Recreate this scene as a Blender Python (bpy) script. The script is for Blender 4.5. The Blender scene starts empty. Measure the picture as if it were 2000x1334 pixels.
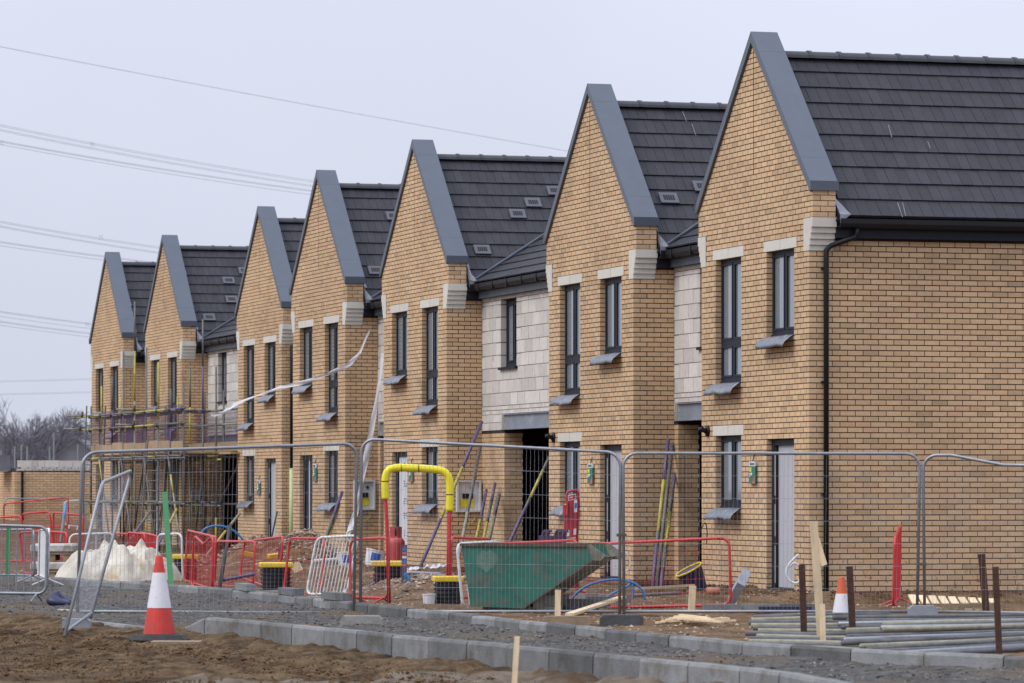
import bpy, math, random
from mathutils import Vector, Matrix, noise
R = math.radians
rnd = random.Random(11)
sc = bpy.context.scene
col = sc.collection

# ---------------------------------------------------------------- camera
# World axes: Y runs along the street (away from the camera), X goes from the street into the plots, Z up.
F, HZ, TH, EZ = 7996.8, 956.6, R(16.339), 1.5          # focal length and eye line in px of a 2000 px wide frame, heading, eye height
CT, ST = math.cos(TH), math.sin(TH)
cam = bpy.data.objects.new('camera', bpy.data.cameras.new('camera'))
col.objects.link(cam)
cam.location = (0, 0, EZ)
cam.rotation_euler = (R(90), 0, -TH)
cam.data.sensor_width = 36
cam.data.lens = F * 36 / 2000
cam.data.shift_y = (HZ - 667) / 2000
cam.data.clip_start = 1
cam.data.clip_end = 6000
cam.data.dof.use_dof = True
cam.data.dof.focus_distance = 60
cam.data.dof.aperture_fstop = 5.6
sc.camera = cam

# ---------------------------------------------------------------- sky and sun (overcast)
SUN_AZ, SUN_EL = R(-101), R(46)      # azimuth measured from +Y towards +X
w = bpy.data.worlds.new('World'); sc.world = w; w.use_nodes = True
nt = w.node_tree; nt.nodes.clear()
def N(t, tree=None, **k):
    n = (tree or nt).nodes.new(t)
    for a, b in k.items(): setattr(n, a, b)
    return n
L = nt.links.new
sky = N('ShaderNodeTexSky', sky_type='NISHITA', sun_disc=False, sun_elevation=SUN_EL, sun_rotation=SUN_AZ, dust_density=4.0)
hsv = N('ShaderNodeHueSaturation'); hsv.inputs['Saturation'].default_value = 0.25
L(sky.outputs[0], hsv.inputs['Color'])
tc = N('ShaderNodeTexCoord'); sp = N('ShaderNodeSeparateXYZ'); L(tc.outputs['Generated'], sp.inputs[0])
mx = N('ShaderNodeMath', operation='MAXIMUM'); mx.inputs[1].default_value = 0; L(sp.outputs['Z'], mx.inputs[0])
gr = N('ShaderNodeMath', operation='MULTIPLY_ADD'); gr.inputs[1].default_value = 9.0; gr.inputs[2].default_value = 6.9; L(mx.outputs[0], gr.inputs[0])   # overcast: zenith brighter than horizon
nz = N('ShaderNodeTexNoise'); nz.inputs['Scale'].default_value = 2.2; nz.inputs['Detail'].default_value = 5; L(tc.outputs['Generated'], nz.inputs['Vector'])
mr = N('ShaderNodeMapRange'); mr.inputs['To Min'].default_value = 0.88; mr.inputs['To Max'].default_value = 1.1; mr.inputs['From Min'].default_value = .3; mr.inputs['From Max'].default_value = .7
L(nz.outputs['Fac'], mr.inputs['Value'])
mu = N('ShaderNodeMath', operation='MULTIPLY'); L(gr.outputs[0], mu.inputs[0]); L(mr.outputs[0], mu.inputs[1])
cl = N('ShaderNodeVectorMath', operation='SCALE'); cl.inputs[0].default_value = (1.0, 1.065, 1.26); L(mu.outputs[0], cl.inputs['Scale'])
mixw = N('ShaderNodeMix', data_type='RGBA'); mixw.inputs[0].default_value = 0.08
L(cl.outputs[0], mixw.inputs[6]); L(hsv.outputs[0], mixw.inputs[7])
bg = N('ShaderNodeBackground'); bg.inputs['Strength'].default_value = 0.1
L(mixw.outputs[2], bg.inputs['Color'])
wo = N('ShaderNodeOutputWorld'); L(bg.outputs[0], wo.inputs['Surface'])
sun = bpy.data.objects.new('sun', bpy.data.lights.new('sun', 'SUN'))
col.objects.link(sun)
sun.data.energy = 1.6; sun.data.angle = R(28); sun.data.color = (1.0, .96, .9)
sd = Vector((math.sin(SUN_AZ) * math.cos(SUN_EL), math.cos(SUN_AZ) * math.cos(SUN_EL), math.sin(SUN_EL)))
sun.rotation_euler = sd.to_track_quat('Z', 'Y').to_euler()
sc.view_settings.view_transform = 'Standard'; sc.view_settings.look = 'None'
sc.view_settings.exposure = 0; sc.view_settings.gamma = 1; sc.view_settings.use_curve_mapping = False

# ---------------------------------------------------------------- helpers
def at(px, py, zc):                       # a point seen at (px,py) of the 2000 px photo, zc metres down the optical axis
    xc = (px - 1000) / F * zc
    return Vector((xc * CT + zc * ST, -xc * ST + zc * CT, EZ - (py - HZ) * zc / F))
def gp(px, py, z=0.0):                    # the same on a horizontal plane
    return at(px, py, (EZ - z) * F / (py - HZ))
def depth(X, Y): return X * ST + Y * CT

class MB:
    def __init__(s): s.v = []; s.f = []; s.m = []
    def add(s, vs, fs, mi=0):
        o = len(s.v); s.v += [tuple(p) for p in vs]; s.f += [tuple(i + o for i in f) for f in fs]; s.m += [mi] * len(fs); return s
    def box(s, x0, x1, y0, y1, z0, z1, mi=0):
        return s.add([(x0,y0,z0),(x1,y0,z0),(x1,y1,z0),(x0,y1,z0),(x0,y0,z1),(x1,y0,z1),(x1,y1,z1),(x0,y1,z1)],
                     [(0,3,2,1),(4,5,6,7),(0,1,5,4),(1,2,6,5),(2,3,7,6),(3,0,4,7)], mi)
    def obox(s, c, e1, e2, e3, mi=0):     # oriented box: centre and three half-extent vectors
        c = Vector(c); vs = []
        for k in (-1, 1):
            for a, b in ((-1,-1),(1,-1),(1,1),(-1,1)): vs.append(c + e1*a + e2*b + e3*k)
        return s.add(vs, [(0,3,2,1),(4,5,6,7),(0,1,5,4),(1,2,6,5),(2,3,7,6),(3,0,4,7)], mi)
    def bar(s, a, b, w, h, up=(0,0,1), mi=0):  # rectangular bar from a to b
        a, b = Vector(a), Vector(b); d = (b - a); n = d.normalized(); u = Vector(up)
        if abs(n.dot(u)) > .98: u = Vector((1,0,0))
        sd_ = n.cross(u).normalized(); u2 = sd_.cross(n)
        return s.obox((a + b) / 2, d / 2, sd_ * w / 2, u2 * h / 2, mi)
    def prism(s, poly, f0, f1, mi=0):     # polygon mapped by f0 (one end) and f1 (other end)
        n = len(poly); vs = [f0(*p) for p in poly] + [f1(*p) for p in poly]
        return s.add(vs, [tuple(range(n))[::-1], tuple(range(n, 2*n))] + [(i, (i+1) % n, n + (i+1) % n, n + i) for i in range(n)], mi)
    def tube(s, pts, r, n=6, closed=False, mi=0):
        pts = [Vector(p) for p in pts]; k = len(pts); rings = []
        rr = r if isinstance(r, (list, tuple)) else [r] * k
        up = None
        for i, p in enumerate(pts):
            a = pts[i-1] if (i or closed) else p; b = pts[(i+1) % k] if (i < k-1 or closed) else p
            t = (b - a).normalized()
            if up is None:
                up = Vector((0,0,1)) if abs(t.z) < .9 else Vector((1,0,0))
            sdv = t.cross(up)
            if sdv.length < 1e-4: sdv = t.orthogonal()
            sdv.normalize(); up = sdv.cross(t).normalized()
            rings.append([p + (sdv * math.cos(j*2*math.pi/n) + up * math.sin(j*2*math.pi/n)) * rr[i] for j in range(n)])
        vs = [q for g in rings for q in g]; fs = []
        for i in range(k if closed else k-1):
            a, b = i*n, ((i+1) % k)*n
            for j in range(n): fs.append((a+j, a+(j+1) % n, b+(j+1) % n, b+j))
        if not closed: fs += [tuple(range(n))[::-1], tuple(range((k-1)*n, k*n))]
        return s.add(vs, fs, mi)
    def lathe(s, prof, c=(0,0,0), n=20, mi=0):   # (radius, z) profile about a vertical axis
        c = Vector(c); k = len(prof); vs = []
        for r, z in prof:
            for j in range(n): a = j*2*math.pi/n; vs.append(c + Vector((r*math.cos(a), r*math.sin(a), z)))
        fs = [(i*n+j, i*n+(j+1) % n, (i+1)*n+(j+1) % n, (i+1)*n+j) for i in range(k-1) for j in range(n)]
        fs += [tuple(range(n))[::-1], tuple(range((k-1)*n, k*n))]
        return s.add(vs, fs, mi)
    def grid(s, nu, nv, fn, mi=0):
        vs = [fn(i/nu, j/nv) for j in range(nv+1) for i in range(nu+1)]
        return s.add(vs, [(j*(nu+1)+i, j*(nu+1)+i+1, (j+1)*(nu+1)+i+1, (j+1)*(nu+1)+i) for j in range(nv) for i in range(nu)], mi)
    def mesh(s, name, mats, smooth=False):
        me = bpy.data.meshes.new(name); me.from_pydata(s.v, [], s.f)
        for m in (mats if isinstance(mats, (list, tuple)) else [mats]): me.materials.append(m)
        if any(s.m): me.polygons.foreach_set('material_index', s.m)
        if smooth: me.polygons.foreach_set('use_smooth', [True] * len(s.f))
        me.update(); return me
    def build(s, name, mats, parent=None, smooth=False, kind=None, label=None, world=False):
        return put(name, s.mesh(name, mats, smooth), parent, kind=kind, label=label, world=world)
def put(name, me, parent=None, loc=None, rot=None, kind=None, label=None, world=False):
    o = bpy.data.objects.new(name, me); col.objects.link(o)
    if parent:
        o.parent = parent
        if world: o.matrix_parent_inverse = Matrix.Translation(-Vector(parent.location))
    if loc is not None: o.location = loc
    if rot is not None: o.rotation_euler = rot
    if kind: o['kind'] = kind
    if label: o['label'] = label
    return o
def tag(o, label, cat, group=None):
    o['label'] = label; o['category'] = cat
    if group: o['group'] = group
    return o
def thing(name, label, cat, loc=(0,0,0), rz=0, group=None, rot=None):
    o = bpy.data.objects.new(name, None); col.objects.link(o)
    o.empty_display_size = .2; o.location = loc; o.rotation_euler = rot or (0, 0, rz)
    return tag(o, label, cat, group)
def arc(c, r, a0, a1, n, ex, ey):
    return [Vector(c) + ex * (r*math.cos(a0 + (a1-a0)*i/n)) + ey * (r*math.sin(a0 + (a1-a0)*i/n)) for i in range(n+1)]

# ---------------------------------------------------------------- materials
def mat(name, c, rough=.6, var=.15, s=6.0, bump=0.0, bs=60.0, metal=0.0, piece=0.0, c2=None, spec=.5, stain=None, ss=1.5, sthr=.55, stretch=None, bd=.02):
    m = bpy.data.materials.new(name); m.use_nodes = True; t = m.node_tree; b = t.nodes['Principled BSDF']; l = t.links.new
    b.inputs['Roughness'].default_value = rough; b.inputs['Metallic'].default_value = metal; b.inputs['Specular IOR Level'].default_value = spec
    g = N('ShaderNodeNewGeometry', t); pos = g.outputs['Position']
    if stretch:
        mp = N('ShaderNodeVectorMath', t, operation='MULTIPLY'); mp.inputs[1].default_value = stretch; l(pos, mp.inputs[0]); pos = mp.outputs[0]
    n = N('ShaderNodeTexNoise', t); n.inputs['Scale'].default_value = s; n.inputs['Detail'].default_value = 6; n.inputs['Roughness'].default_value = .65; l(pos, n.inputs['Vector'])
    r = N('ShaderNodeMapRange', t); r.inputs['From Min'].default_value = .3; r.inputs['From Max'].default_value = .7; l(n.outputs['Fac'], r.inputs['Value'])
    mixn = N('ShaderNodeMix', t, data_type='RGBA'); l(r.outputs[0], mixn.inputs[0])
    ca = [x * (1 - var) for x in c]; cb = [min(1, x * (1 + var)) for x in (c2 or c)]
    mixn.inputs[6].default_value = (*ca, 1); mixn.inputs[7].default_value = (*cb, 1)
    out = mixn.outputs[2]
    if stain:
        n2 = N('ShaderNodeTexNoise', t); n2.inputs['Scale'].default_value = ss; n2.inputs['Detail'].default_value = 8; n2.inputs['Roughness'].default_value = .7; l(pos, n2.inputs['Vector'])
        r2 = N('ShaderNodeMapRange', t); r2.inputs['From Min'].default_value = sthr; r2.inputs['From Max'].default_value = sthr + .12; l(n2.outputs['Fac'], r2.inputs['Value'])
        m2 = N('ShaderNodeMix', t, data_type='RGBA'); l(r2.outputs[0], m2.inputs[0]); l(out, m2.inputs[6]); m2.inputs[7].default_value = (*stain, 1); out = m2.outputs[2]
    if piece:
        oi = N('ShaderNodeObjectInfo', t); ad = N('ShaderNodeMath', t, operation='ADD'); l(oi.outputs['Random'], ad.inputs[0]); l(g.outputs['Random Per Island'], ad.inputs[1])
        fr = N('ShaderNodeMath', t, operation='FRACT'); l(ad.outputs[0], fr.inputs[0])
        rp = N('ShaderNodeMapRange', t); rp.inputs['To Min'].default_value = 1 - piece; rp.inputs['To Max'].default_value = 1 + piece; l(fr.outputs[0], rp.inputs['Value'])
        vm = N('ShaderNodeVectorMath', t, operation='SCALE'); l(out, vm.inputs[0]); l(rp.outputs[0], vm.inputs['Scale']); out = vm.outputs[0]
    l(out, b.inputs['Base Color'])
    if bump:
        n3 = N('ShaderNodeTexNoise', t); n3.inputs['Scale'].default_value = bs; n3.inputs['Detail'].default_value = 5; l(pos, n3.inputs['Vector'])
        bp = N('ShaderNodeBump', t); bp.inputs['Strength'].default_value = bump; bp.inputs['Distance'].default_value = bd; l(n3.outputs['Fac'], bp.inputs['Height']); l(bp.outputs[0], b.inputs['Normal'])
    return m
def brick_mat(name, stops, rough=.85):
    m = bpy.data.materials.new(name); m.use_nodes = True; t = m.node_tree; b = t.nodes['Principled BSDF']; l = t.links.new
    b.inputs['Roughness'].default_value = rough; b.inputs['Specular IOR Level'].default_value = .12
    g = N('ShaderNodeNewGeometry', t); oi = N('ShaderNodeObjectInfo', t)
    ad = N('ShaderNodeMath', t, operation='ADD'); l(oi.outputs['Random'], ad.inputs[0]); l(g.outputs['Random Per Island'], ad.inputs[1])
    fr = N('ShaderNodeMath', t, operation='FRACT'); l(ad.outputs[0], fr.inputs[0])
    cr = N('ShaderNodeValToRGB', t); el = cr.color_ramp.elements
    while len(el) < len(stops): el.new(.5)
    for e, (p, c) in zip(el, stops): e.position = p; e.color = (*c, 1)
    l(fr.outputs[0], cr.inputs[0])
    n1 = N('ShaderNodeTexNoise', t); n1.inputs['Scale'].default_value = 26; n1.inputs['Detail'].default_value = 7; n1.inputs['Roughness'].default_value = .7; l(g.outputs['Position'], n1.inputs['Vector'])
    n2 = N('ShaderNodeTexNoise', t); n2.inputs['Scale'].default_value = .7; n2.inputs['Detail'].default_value = 6; l(g.outputs['Position'], n2.inputs['Vector'])
    r1 = N('ShaderNodeMapRange', t); r1.inputs['From Min'].default_value = .28; r1.inputs['From Max'].default_value = .72; r1.inputs['To Min'].default_value = .86; r1.inputs['To Max'].default_value = 1.12; l(n1.outputs['Fac'], r1.inputs['Value'])
    r2 = N('ShaderNodeMapRange', t); r2.inputs['From Min'].default_value = .3; r2.inputs['From Max'].default_value = .7; r2.inputs['To Min'].default_value = .86; r2.inputs['To Max'].default_value = 1.1; l(n2.outputs['Fac'], r2.inputs['Value'])
    mm = N('ShaderNodeMath', t, operation='MULTIPLY'); l(r1.outputs[0], mm.inputs[0]); l(r2.outputs[0], mm.inputs[1])
    vm = N('ShaderNodeVectorMath', t, operation='SCALE'); l(cr.outputs[0], vm.inputs[0]); l(mm.outputs[0], vm.inputs['Scale'])
    # mud splashes and smears low on the wall
    n4 = N('ShaderNodeTexNoise', t); n4.inputs['Scale'].default_value = 9; n4.inputs['Detail'].default_value = 9; n4.inputs['Roughness'].default_value = .75; l(g.outputs['Position'], n4.inputs['Vector'])
    sx = N('ShaderNodeSeparateXYZ', t); l(g.outputs['Position'], sx.inputs[0])
    rz = N('ShaderNodeMapRange', t); rz.inputs['From Min'].default_value = .1; rz.inputs['From Max'].default_value = 1.7; rz.inputs['To Min'].default_value = .535; rz.inputs['To Max'].default_value = .68; l(sx.outputs['Z'], rz.inputs['Value'])
    su = N('ShaderNodeMath', t, operation='SUBTRACT'); l(n4.outputs['Fac'], su.inputs[0]); l(rz.outputs[0], su.inputs[1])
    r4 = N('ShaderNodeMapRange', t); r4.inputs['From Min'].default_value = 0; r4.inputs['From Max'].default_value = .1; r4.inputs['To Max'].default_value = .75; l(su.outputs[0], r4.inputs['Value'])
    mxm = N('ShaderNodeMix', t, data_type='RGBA'); l(r4.outputs[0], mxm.inputs[0]); l(vm.outputs[0], mxm.inputs[6]); mxm.inputs[7].default_value = (.16, .10, .06, 1)
    l(mxm.outputs[2], b.inputs['Base Color'])
    n3 = N('ShaderNodeTexNoise', t); n3.inputs['Scale'].default_value = 90; n3.inputs['Detail'].default_value = 4; l(g.outputs['Position'], n3.inputs['Vector'])
    bp = N('ShaderNodeBump', t); bp.inputs['Strength'].default_value = .5; bp.inputs['Distance'].default_value = .01; l(n3.outputs['Fac'], bp.inputs['Height']); l(bp.outputs[0], b.inputs['Normal'])
    return m
BUFF = brick_mat('buff_brick', [(0,(.53,.36,.213)),(.2,(.59,.405,.242)),(.5,(.645,.45,.272)),(.75,(.62,.42,.253)),(.92,(.60,.388,.236)),(.965,(.45,.325,.195)),(1,(.52,.36,.215))])
DARKB = brick_mat('plinth_brick', [(0,(.20,.10,.07)),(.5,(.26,.13,.09)),(1,(.22,.13,.10))])
MORTAR = mat('mortar', (.040,.023,.014), .95, .25, 9, .4, 80)
BLOCK = mat('aerated_block', (.60,.56,.515), .9, .08, 12, .5, 70, piece=.13, stain=(.36,.30,.25), ss=3.5, sthr=.62, spec=.15)
BMORT = mat('block_mortar', (.20,.165,.13), .95, .2, 10)
STONE = mat('cast_stone', (.60,.565,.50), .8, .06, 9, .2, 120, piece=.05)
TILE = mat('roof_tile', (.031,.031,.039), .6, .16, 4, .3, 50, piece=.15, stain=(.045,.045,.053), ss=5, sthr=.62, spec=.3)
RIDGE = mat('ridge_tile', (.038,.039,.047), .55, .15, 6, piece=.1)
VENT = mat('vent_plastic', (.085,.09,.108), .5, .08)
COPE = mat('coping_metal', (.086,.101,.13), .42, .06, 3, .05, 8, metal=.15, stain=(.10,.115,.145), ss=2.0, sthr=.6)
FASC = mat('fascia_grey', (.014,.016,.026), .5, .15, 5, spec=.2)
FASC2 = mat('fascia_primer', (.075,.088,.112), .5, .25, 3)
BLACK = mat('black_plastic', (.008,.008,.011), .5, .2, spec=.3)
FRAME = mat('anthracite_frame', (.018,.021,.031), .5, .12, 8, spec=.18)
LEAD = mat('lead_sheet', (.19,.205,.24), .42, .28, 11, .3, 25, metal=.4, stain=(.42,.43,.46), ss=7, sthr=.56)
LEADF = mat('lead_flashing', (.21,.215,.245), .5, .3, 9, metal=.3)
DOORW = mat('door_film', (.44,.445,.475), .4, .05, 5)
FILM = mat('printed_film', (.60,.61,.64), .35, .06, 5)
INK = mat('ink', (.06,.06,.07), .6, .1)
STEELB = mat('painted_beam', (.20,.225,.26), .5, .18, 4, stain=(.30,.31,.33), ss=3)
GALV = mat('galvanised_tube', (.27,.282,.305), .42, .16, 14, metal=.55, stain=(.30,.29,.28), ss=6)
WIRE = mat('galvanised_wire', (.30,.31,.33), .5, .2, metal=.4)
RED = mat('red_paint', (.52,.026,.03), .42, .2, 9, stain=(.30,.05,.045), ss=9, sthr=.62)
REDB = mat('red_board', (.36,.02,.035), .4, .1, 5)
REDT = mat('gas_bottle_red', (.43,.05,.045), .5, .18, 6, stain=(.24,.06,.05), ss=5)
WHITE = mat('white_paint', (.62,.62,.625), .5, .12, 7, stain=(.36,.33,.29), ss=6, sthr=.57)
YEL = mat('yellow_plastic', (.78,.66,.02), .45, .08, 5)
YELO = mat('yellow_lid', (.72,.50,.02), .5, .12, 6, stain=(.42,.30,.06), ss=7, sthr=.6)
BLKP = mat('black_chamber', (.014,.014,.018), .45, .3, 8)
GREEN = mat('green_plastic', (.03,.22,.075), .45, .12)
SKIPG = mat('skip_green_paint', (.017,.122,.09), .55, .3, 3.5, .3, 12, stain=(.085,.10,.075), ss=5.5, sthr=.5)
SKIPD = mat('skip_dirty_steel', (.16,.15,.12), .75, .4, 5, .4, 25, stain=(.36,.35,.31), ss=4, sthr=.56)
SKIPE = mat('skip_rim', (.09,.06,.045), .7, .4, 10)
WOOD = mat('pale_timber', (.70,.545,.35), .75, .18, 8, .3, 40, piece=.12, stretch=(3,3,.7))
WOODO = mat('old_timber', (.30,.22,.145), .85, .25, 7, .3, 40, piece=.2)
RUST = mat('rusty_steel', (.062,.026,.017), .8, .35, 14, .5, 50)
KERB = mat('kerb_concrete', (.185,.187,.188), .85, .2, 5, .35, 60, piece=.38, stain=(.13,.122,.112), ss=2.3, sthr=.52, spec=.08)
MUD = mat('road_mud', (.066,.038,.018), .8, .4, 5, 1.0, 16, c2=(.14,.093,.05), stain=(.042,.025,.013), ss=1.6, sthr=.5, bd=.08, spec=.08)
TRACK = mat('compacted_track', (.095,.068,.045), .85, .3, 3.5, .9, 14, c2=(.165,.135,.105), stain=(.075,.05,.03), ss=1.6, sthr=.5, spec=.08)
SOIL = mat('plot_soil', (.088,.051,.027), .85, .35, 2.2, 1.0, 12, c2=(.17,.108,.062), stain=(.195,.148,.10), ss=.8, sthr=.57, bd=.07, spec=.08)
GRAV = mat('gravel_bed', (.050,.049,.050), .9, .4, 9, 1.0, 30, c2=(.10,.095,.09), stain=(.125,.09,.06), ss=.55, sthr=.5, spec=.08)
STN = mat('loose_stone', (.075,.073,.072), .9, .3, 8, piece=.5, c2=(.145,.137,.125), spec=.08)
CLOD = mat('earth_clod', (.105,.063,.032), .95, .3, 8, piece=.3, spec=.08)
RUBB = mat('rubble', (.19,.12,.082), .95, .35, 6, piece=.55, c2=(.32,.25,.19), spec=.08)
TARP = mat('dirty_white_sheet', (.49,.45,.36), .6, .16, 2.5, .35, 12, c2=(.60,.56,.475), stain=(.42,.32,.185), ss=1.7, sthr=.53)
FILMC = mat('clear_film', (.66,.66,.70), .3, .08)
PURP = mat('purple_paint', (.105,.075,.165), .5, .2, 8)
PURG = mat('purple_guard', (.10,.06,.125), .55, .25, 9)
TUBE = mat('scaffold_tube', (.13,.126,.125), .55, .25, 8, metal=.2, stain=(.20,.185,.155), ss=9)
TYEL = mat('tube_yellow', (.46,.39,.05), .5, .25, 9, stain=(.24,.215,.11), ss=10, sthr=.5)
TOLD = mat('tube_lichen', (.27,.255,.19), .7, .3, 12)
PLANK = mat('scaffold_board', (.36,.255,.15), .85, .2, 5, .2, 30, piece=.2)
CLIP = mat('coupler_steel', (.10,.085,.07), .6, .3, 12, metal=.3)
BLUE = mat('blue_pipe', (.02,.17,.42), .4, .1)
BLUEP = mat('blue_label', (.02,.10,.42), .5, .1)
ORANGE = mat('cone_red', (.55,.036,.024), .55, .15, 8, stain=(.33,.055,.04), ss=7, sthr=.53)
CONEW = mat('cone_sleeve', (.66,.645,.68), .4, .08, 6, stain=(.46,.42,.39), ss=6, sthr=.58)
ORAN2 = mat('cone_orange', (.55,.10,.03), .5, .1)
RUBBER = mat('black_rubber', (.022,.022,.024), .8, .3, 9)
RUBG = mat('grey_rubber', (.065,.067,.072), .85, .3, 9, .4, 40)
CONC = mat('pale_concrete', (.27,.26,.24), .9, .2, 8, .4, 50)
SLATE = mat('blue_slab', (.25,.27,.31), .6, .15, 6)
BARK = mat('bare_wood', (.16,.155,.178), .9, .2, 1)
TWIG = mat('hazed_twigs', (.185,.182,.212), .9, .15, .5)  # twigs paled to blue-grey: the distant haze is put into the colour
FARG = mat('hazed_building', (.15,.15,.175), .8, .2, 1)  # lightened towards the twig colour, so distance haze is painted in
CABLE = mat('cable_alloy', (.36,.36,.41), .6, .05)
TGREEN = mat('tag_green', (.02,.16,.12), .5, .05); TRED = mat('tag_red', (.55,.12,.08), .5, .05)
TERRA = mat('clay_pipe', (.42,.17,.10), .8, .2)
VOID = mat('passage_shade', (.022,.02,.02), .9, .3)  # near-black colour paints in the shade inside the passage, studs included
CHALK = mat('lime_run', (.2,.2,.21), .8, .3, 30)
PIPEM = mat('weathered_pipe', (.115,.116,.12), .6, .3, 6, spec=.25, stain=(.17,.16,.14), ss=5)
LIME = mat('pale_green_pipe', (.52,.55,.27), .5, .12, 5)
NAVY = mat('navy_tub', (.02,.022,.07), .45, .1)
def glass():
    m = bpy.data.materials.new('window_glass'); m.use_nodes = True; b = m.node_tree.nodes['Principled BSDF']
    b.inputs['Base Color'].default_value = (.175, .205, .23, 1); b.inputs['Roughness'].default_value = .04; b.inputs['IOR'].default_value = 1.6  # blue-grey base colour paints in part of the reflected sky
    b.inputs['Coat Weight'].default_value = .6; b.inputs['Coat Roughness'].default_value = .02
    return m
GLASS = glass()
FILMC.node_tree.nodes['Principled BSDF'].inputs['Alpha'].default_value = .72

# ---------------------------------------------------------------- ground, road, footpath, kerbs
def fr3(x, y, s, oc=5): return noise.fractal(Vector((x*s, y*s, 3.7)), 1.0, 2.0, oc)
def sstep(a, b, x):
    t = max(0, min(1, (x-a)/(b-a))); return t*t*(3-2*t)
MOUNDS = [(gp(520,1122), 1.3, 1.6, .40), (gp(605,1124), 1.1, 1.4, .40), (gp(835,1165), .9, 1.0, .30), (gp(400,1110), 1.5, 2.5, .22),
          (Vector((19.1,54.2,0)), .45, 2.0, .16), (Vector((20.3,51.9,0)), 3.5, .35, .10), (Vector((18.6,62,0)), .8, 1.6, .10), (Vector((18.9,72.5,0)), .8, 2.2, .16)]
def gz(X, Y):
    z = .05 * fr3(X, Y, .7) + .02 * fr3(X, Y, 3.0, 3) + .55 * sstep(96, 120, Y) * sstep(10, 14, X)
    for c, rx, ry, h in MOUNDS:
        d = ((X-c.x)/rx)**2 + ((Y-c.y)/ry)**2
        if d < 6: z += h * math.exp(-d) * (1 + .35 * fr3(X, Y, 1.6, 4))
    return z
def poly_at(path, Y):                      # X of a (X,Y) polyline at Y
    for (a, b), (c, d) in zip(path, path[1:]):
        lo, hi = min(b, d), max(b, d)
        if lo <= Y <= hi and hi > lo: return a + (c-a) * (Y-b) / (d-b)
    return path[0][0] if abs(Y-path[0][1]) < abs(Y-path[-1][1]) else path[-1][0]
K1 = [(9.3,21),(9.85,25.8),(10.05,28.0),(9.62,32.4),(9.2,36.5),(8.75,41.0),(8.2,46.0),(7.6,52),(6.6,62),(4.5,80)]
K2 = [(15.2,28),(14.2,29.6),(13.2,31.4),(12.5,33.2),(12.25,35),(12.1,41),(12.1,48),(12.05,56),(11.6,60),(11.0,63.5),(10.2,67),(9.0,72),(7.5,80)]
def frange(a, b, s):
    r = []; x = a
    while x < b - 1e-6: r.append(x); x += s
    return r
def sheet(name, xs, ys, zf, m, label=None):
    mb = MB(); nx = len(xs)
    mb.v = [(x, y, zf(x, y)) for y in ys for x in xs]
    mb.f = [(j*nx+i, j*nx+i+1, (j+1)*nx+i+1, (j+1)*nx+i) for j in range(len(ys)-1) for i in range(nx-1)]; mb.m = [0]*len(mb.f)
    return mb.build(name, m, smooth=True, kind='structure')
gxs = [-3000,-800,-200,-60,-20,-5,2] + frange(5, 24, .22) + [24,28,34,45,70,150,500,1500,3000]
gys = [-200,-20,10,20] + frange(26, 66, .22) + frange(66, 130, .6) + [130,140,160,200,300,500,1000,2500,5000]
def ground_z(X, Y):
    k1, k2 = poly_at(K1, Y), poly_at(K2, Y)
    if Y > 80 or Y < 21: e = 0 if X > 12 else -.25 * sstep(12, 9, X)
    else: e = -.4 if X < k2 - .05 else 0
    return (gz(X, Y) if -10 < X < 60 and Y < 400 else 0) + e
sheet('ground', gxs, gys, ground_z, SOIL)
# muddy road, up to the near kerb; gravel footpath between the kerbs (both follow the kerb lines)
mb = MB(); rows = frange(14, 28, .4) + frange(28, 50, .09) + frange(50, 66, .3) + frange(66, 120, 1.0); cols = [-60,-20,-8,-2] + frange(1, 7, .5)
cu = [i/40 for i in range(41)]
for Y in rows:
    k = poly_at(K1, Y) + .04
    for X in cols: mb.v.append((X, Y, -.10 + .07*fr3(X, Y, .55) + .03*fr3(X, Y, 2.2, 4)))
    for u in cu:
        X = 7*(1-u) + k*u if k > 7.2 else k - .2 + .2*u
        mb.v.append((X, Y, -.03 + .05*fr3(X, Y, .6) + .065*fr3(X, Y, 2.6, 6) + .05*sstep(k-.6, k, X) - .04*math.exp(-((X-k+1.5)/.35)**2) * (1+fr3(X, Y, .4))))
nc = len(cols) + len(cu)
mb.f = [(j*nc+i, j*nc+i+1, (j+1)*nc+i+1, (j+1)*nc+i) for j in range(len(rows)-1) for i in range(nc-1)]; 
mb.m = []
for f in mb.f:                              # towards the camera the road is a paler, compacted haul track
    x_, y_, _ = mb.v[f[0]]; mb.m.append(1 if depth(x_, y_) < 33.3 + .9*fr3(x_, y_, .5) + .5*fr3(x_, y_, 3, 3) else 0)
mb.build('road', [MUD, TRACK], smooth=True, kind='structure')
mb = MB(); rows = frange(20, 80, .2); nc = 22
def path_z(X, Y): return .035 + .03*fr3(X, Y, 1.1) + .02*fr3(X, Y, 4, 3)
for Y in rows:
    a, b = poly_at(K1, Y) + .06, poly_at(K2, Y) + .03
    for i in range(nc):
        X = a + (b-a)*i/(nc-1); mb.v.append((X, Y, path_z(X, Y)))
mb.f = [(j*nc+i, j*nc+i+1, (j+1)*nc+i+1, (j+1)*nc+i) for j in range(len(rows)-1) for i in range(nc-1)]; mb.m = [0]*len(mb.f)
mb.build('footpath', GRAV, smooth=True, kind='structure')
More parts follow.
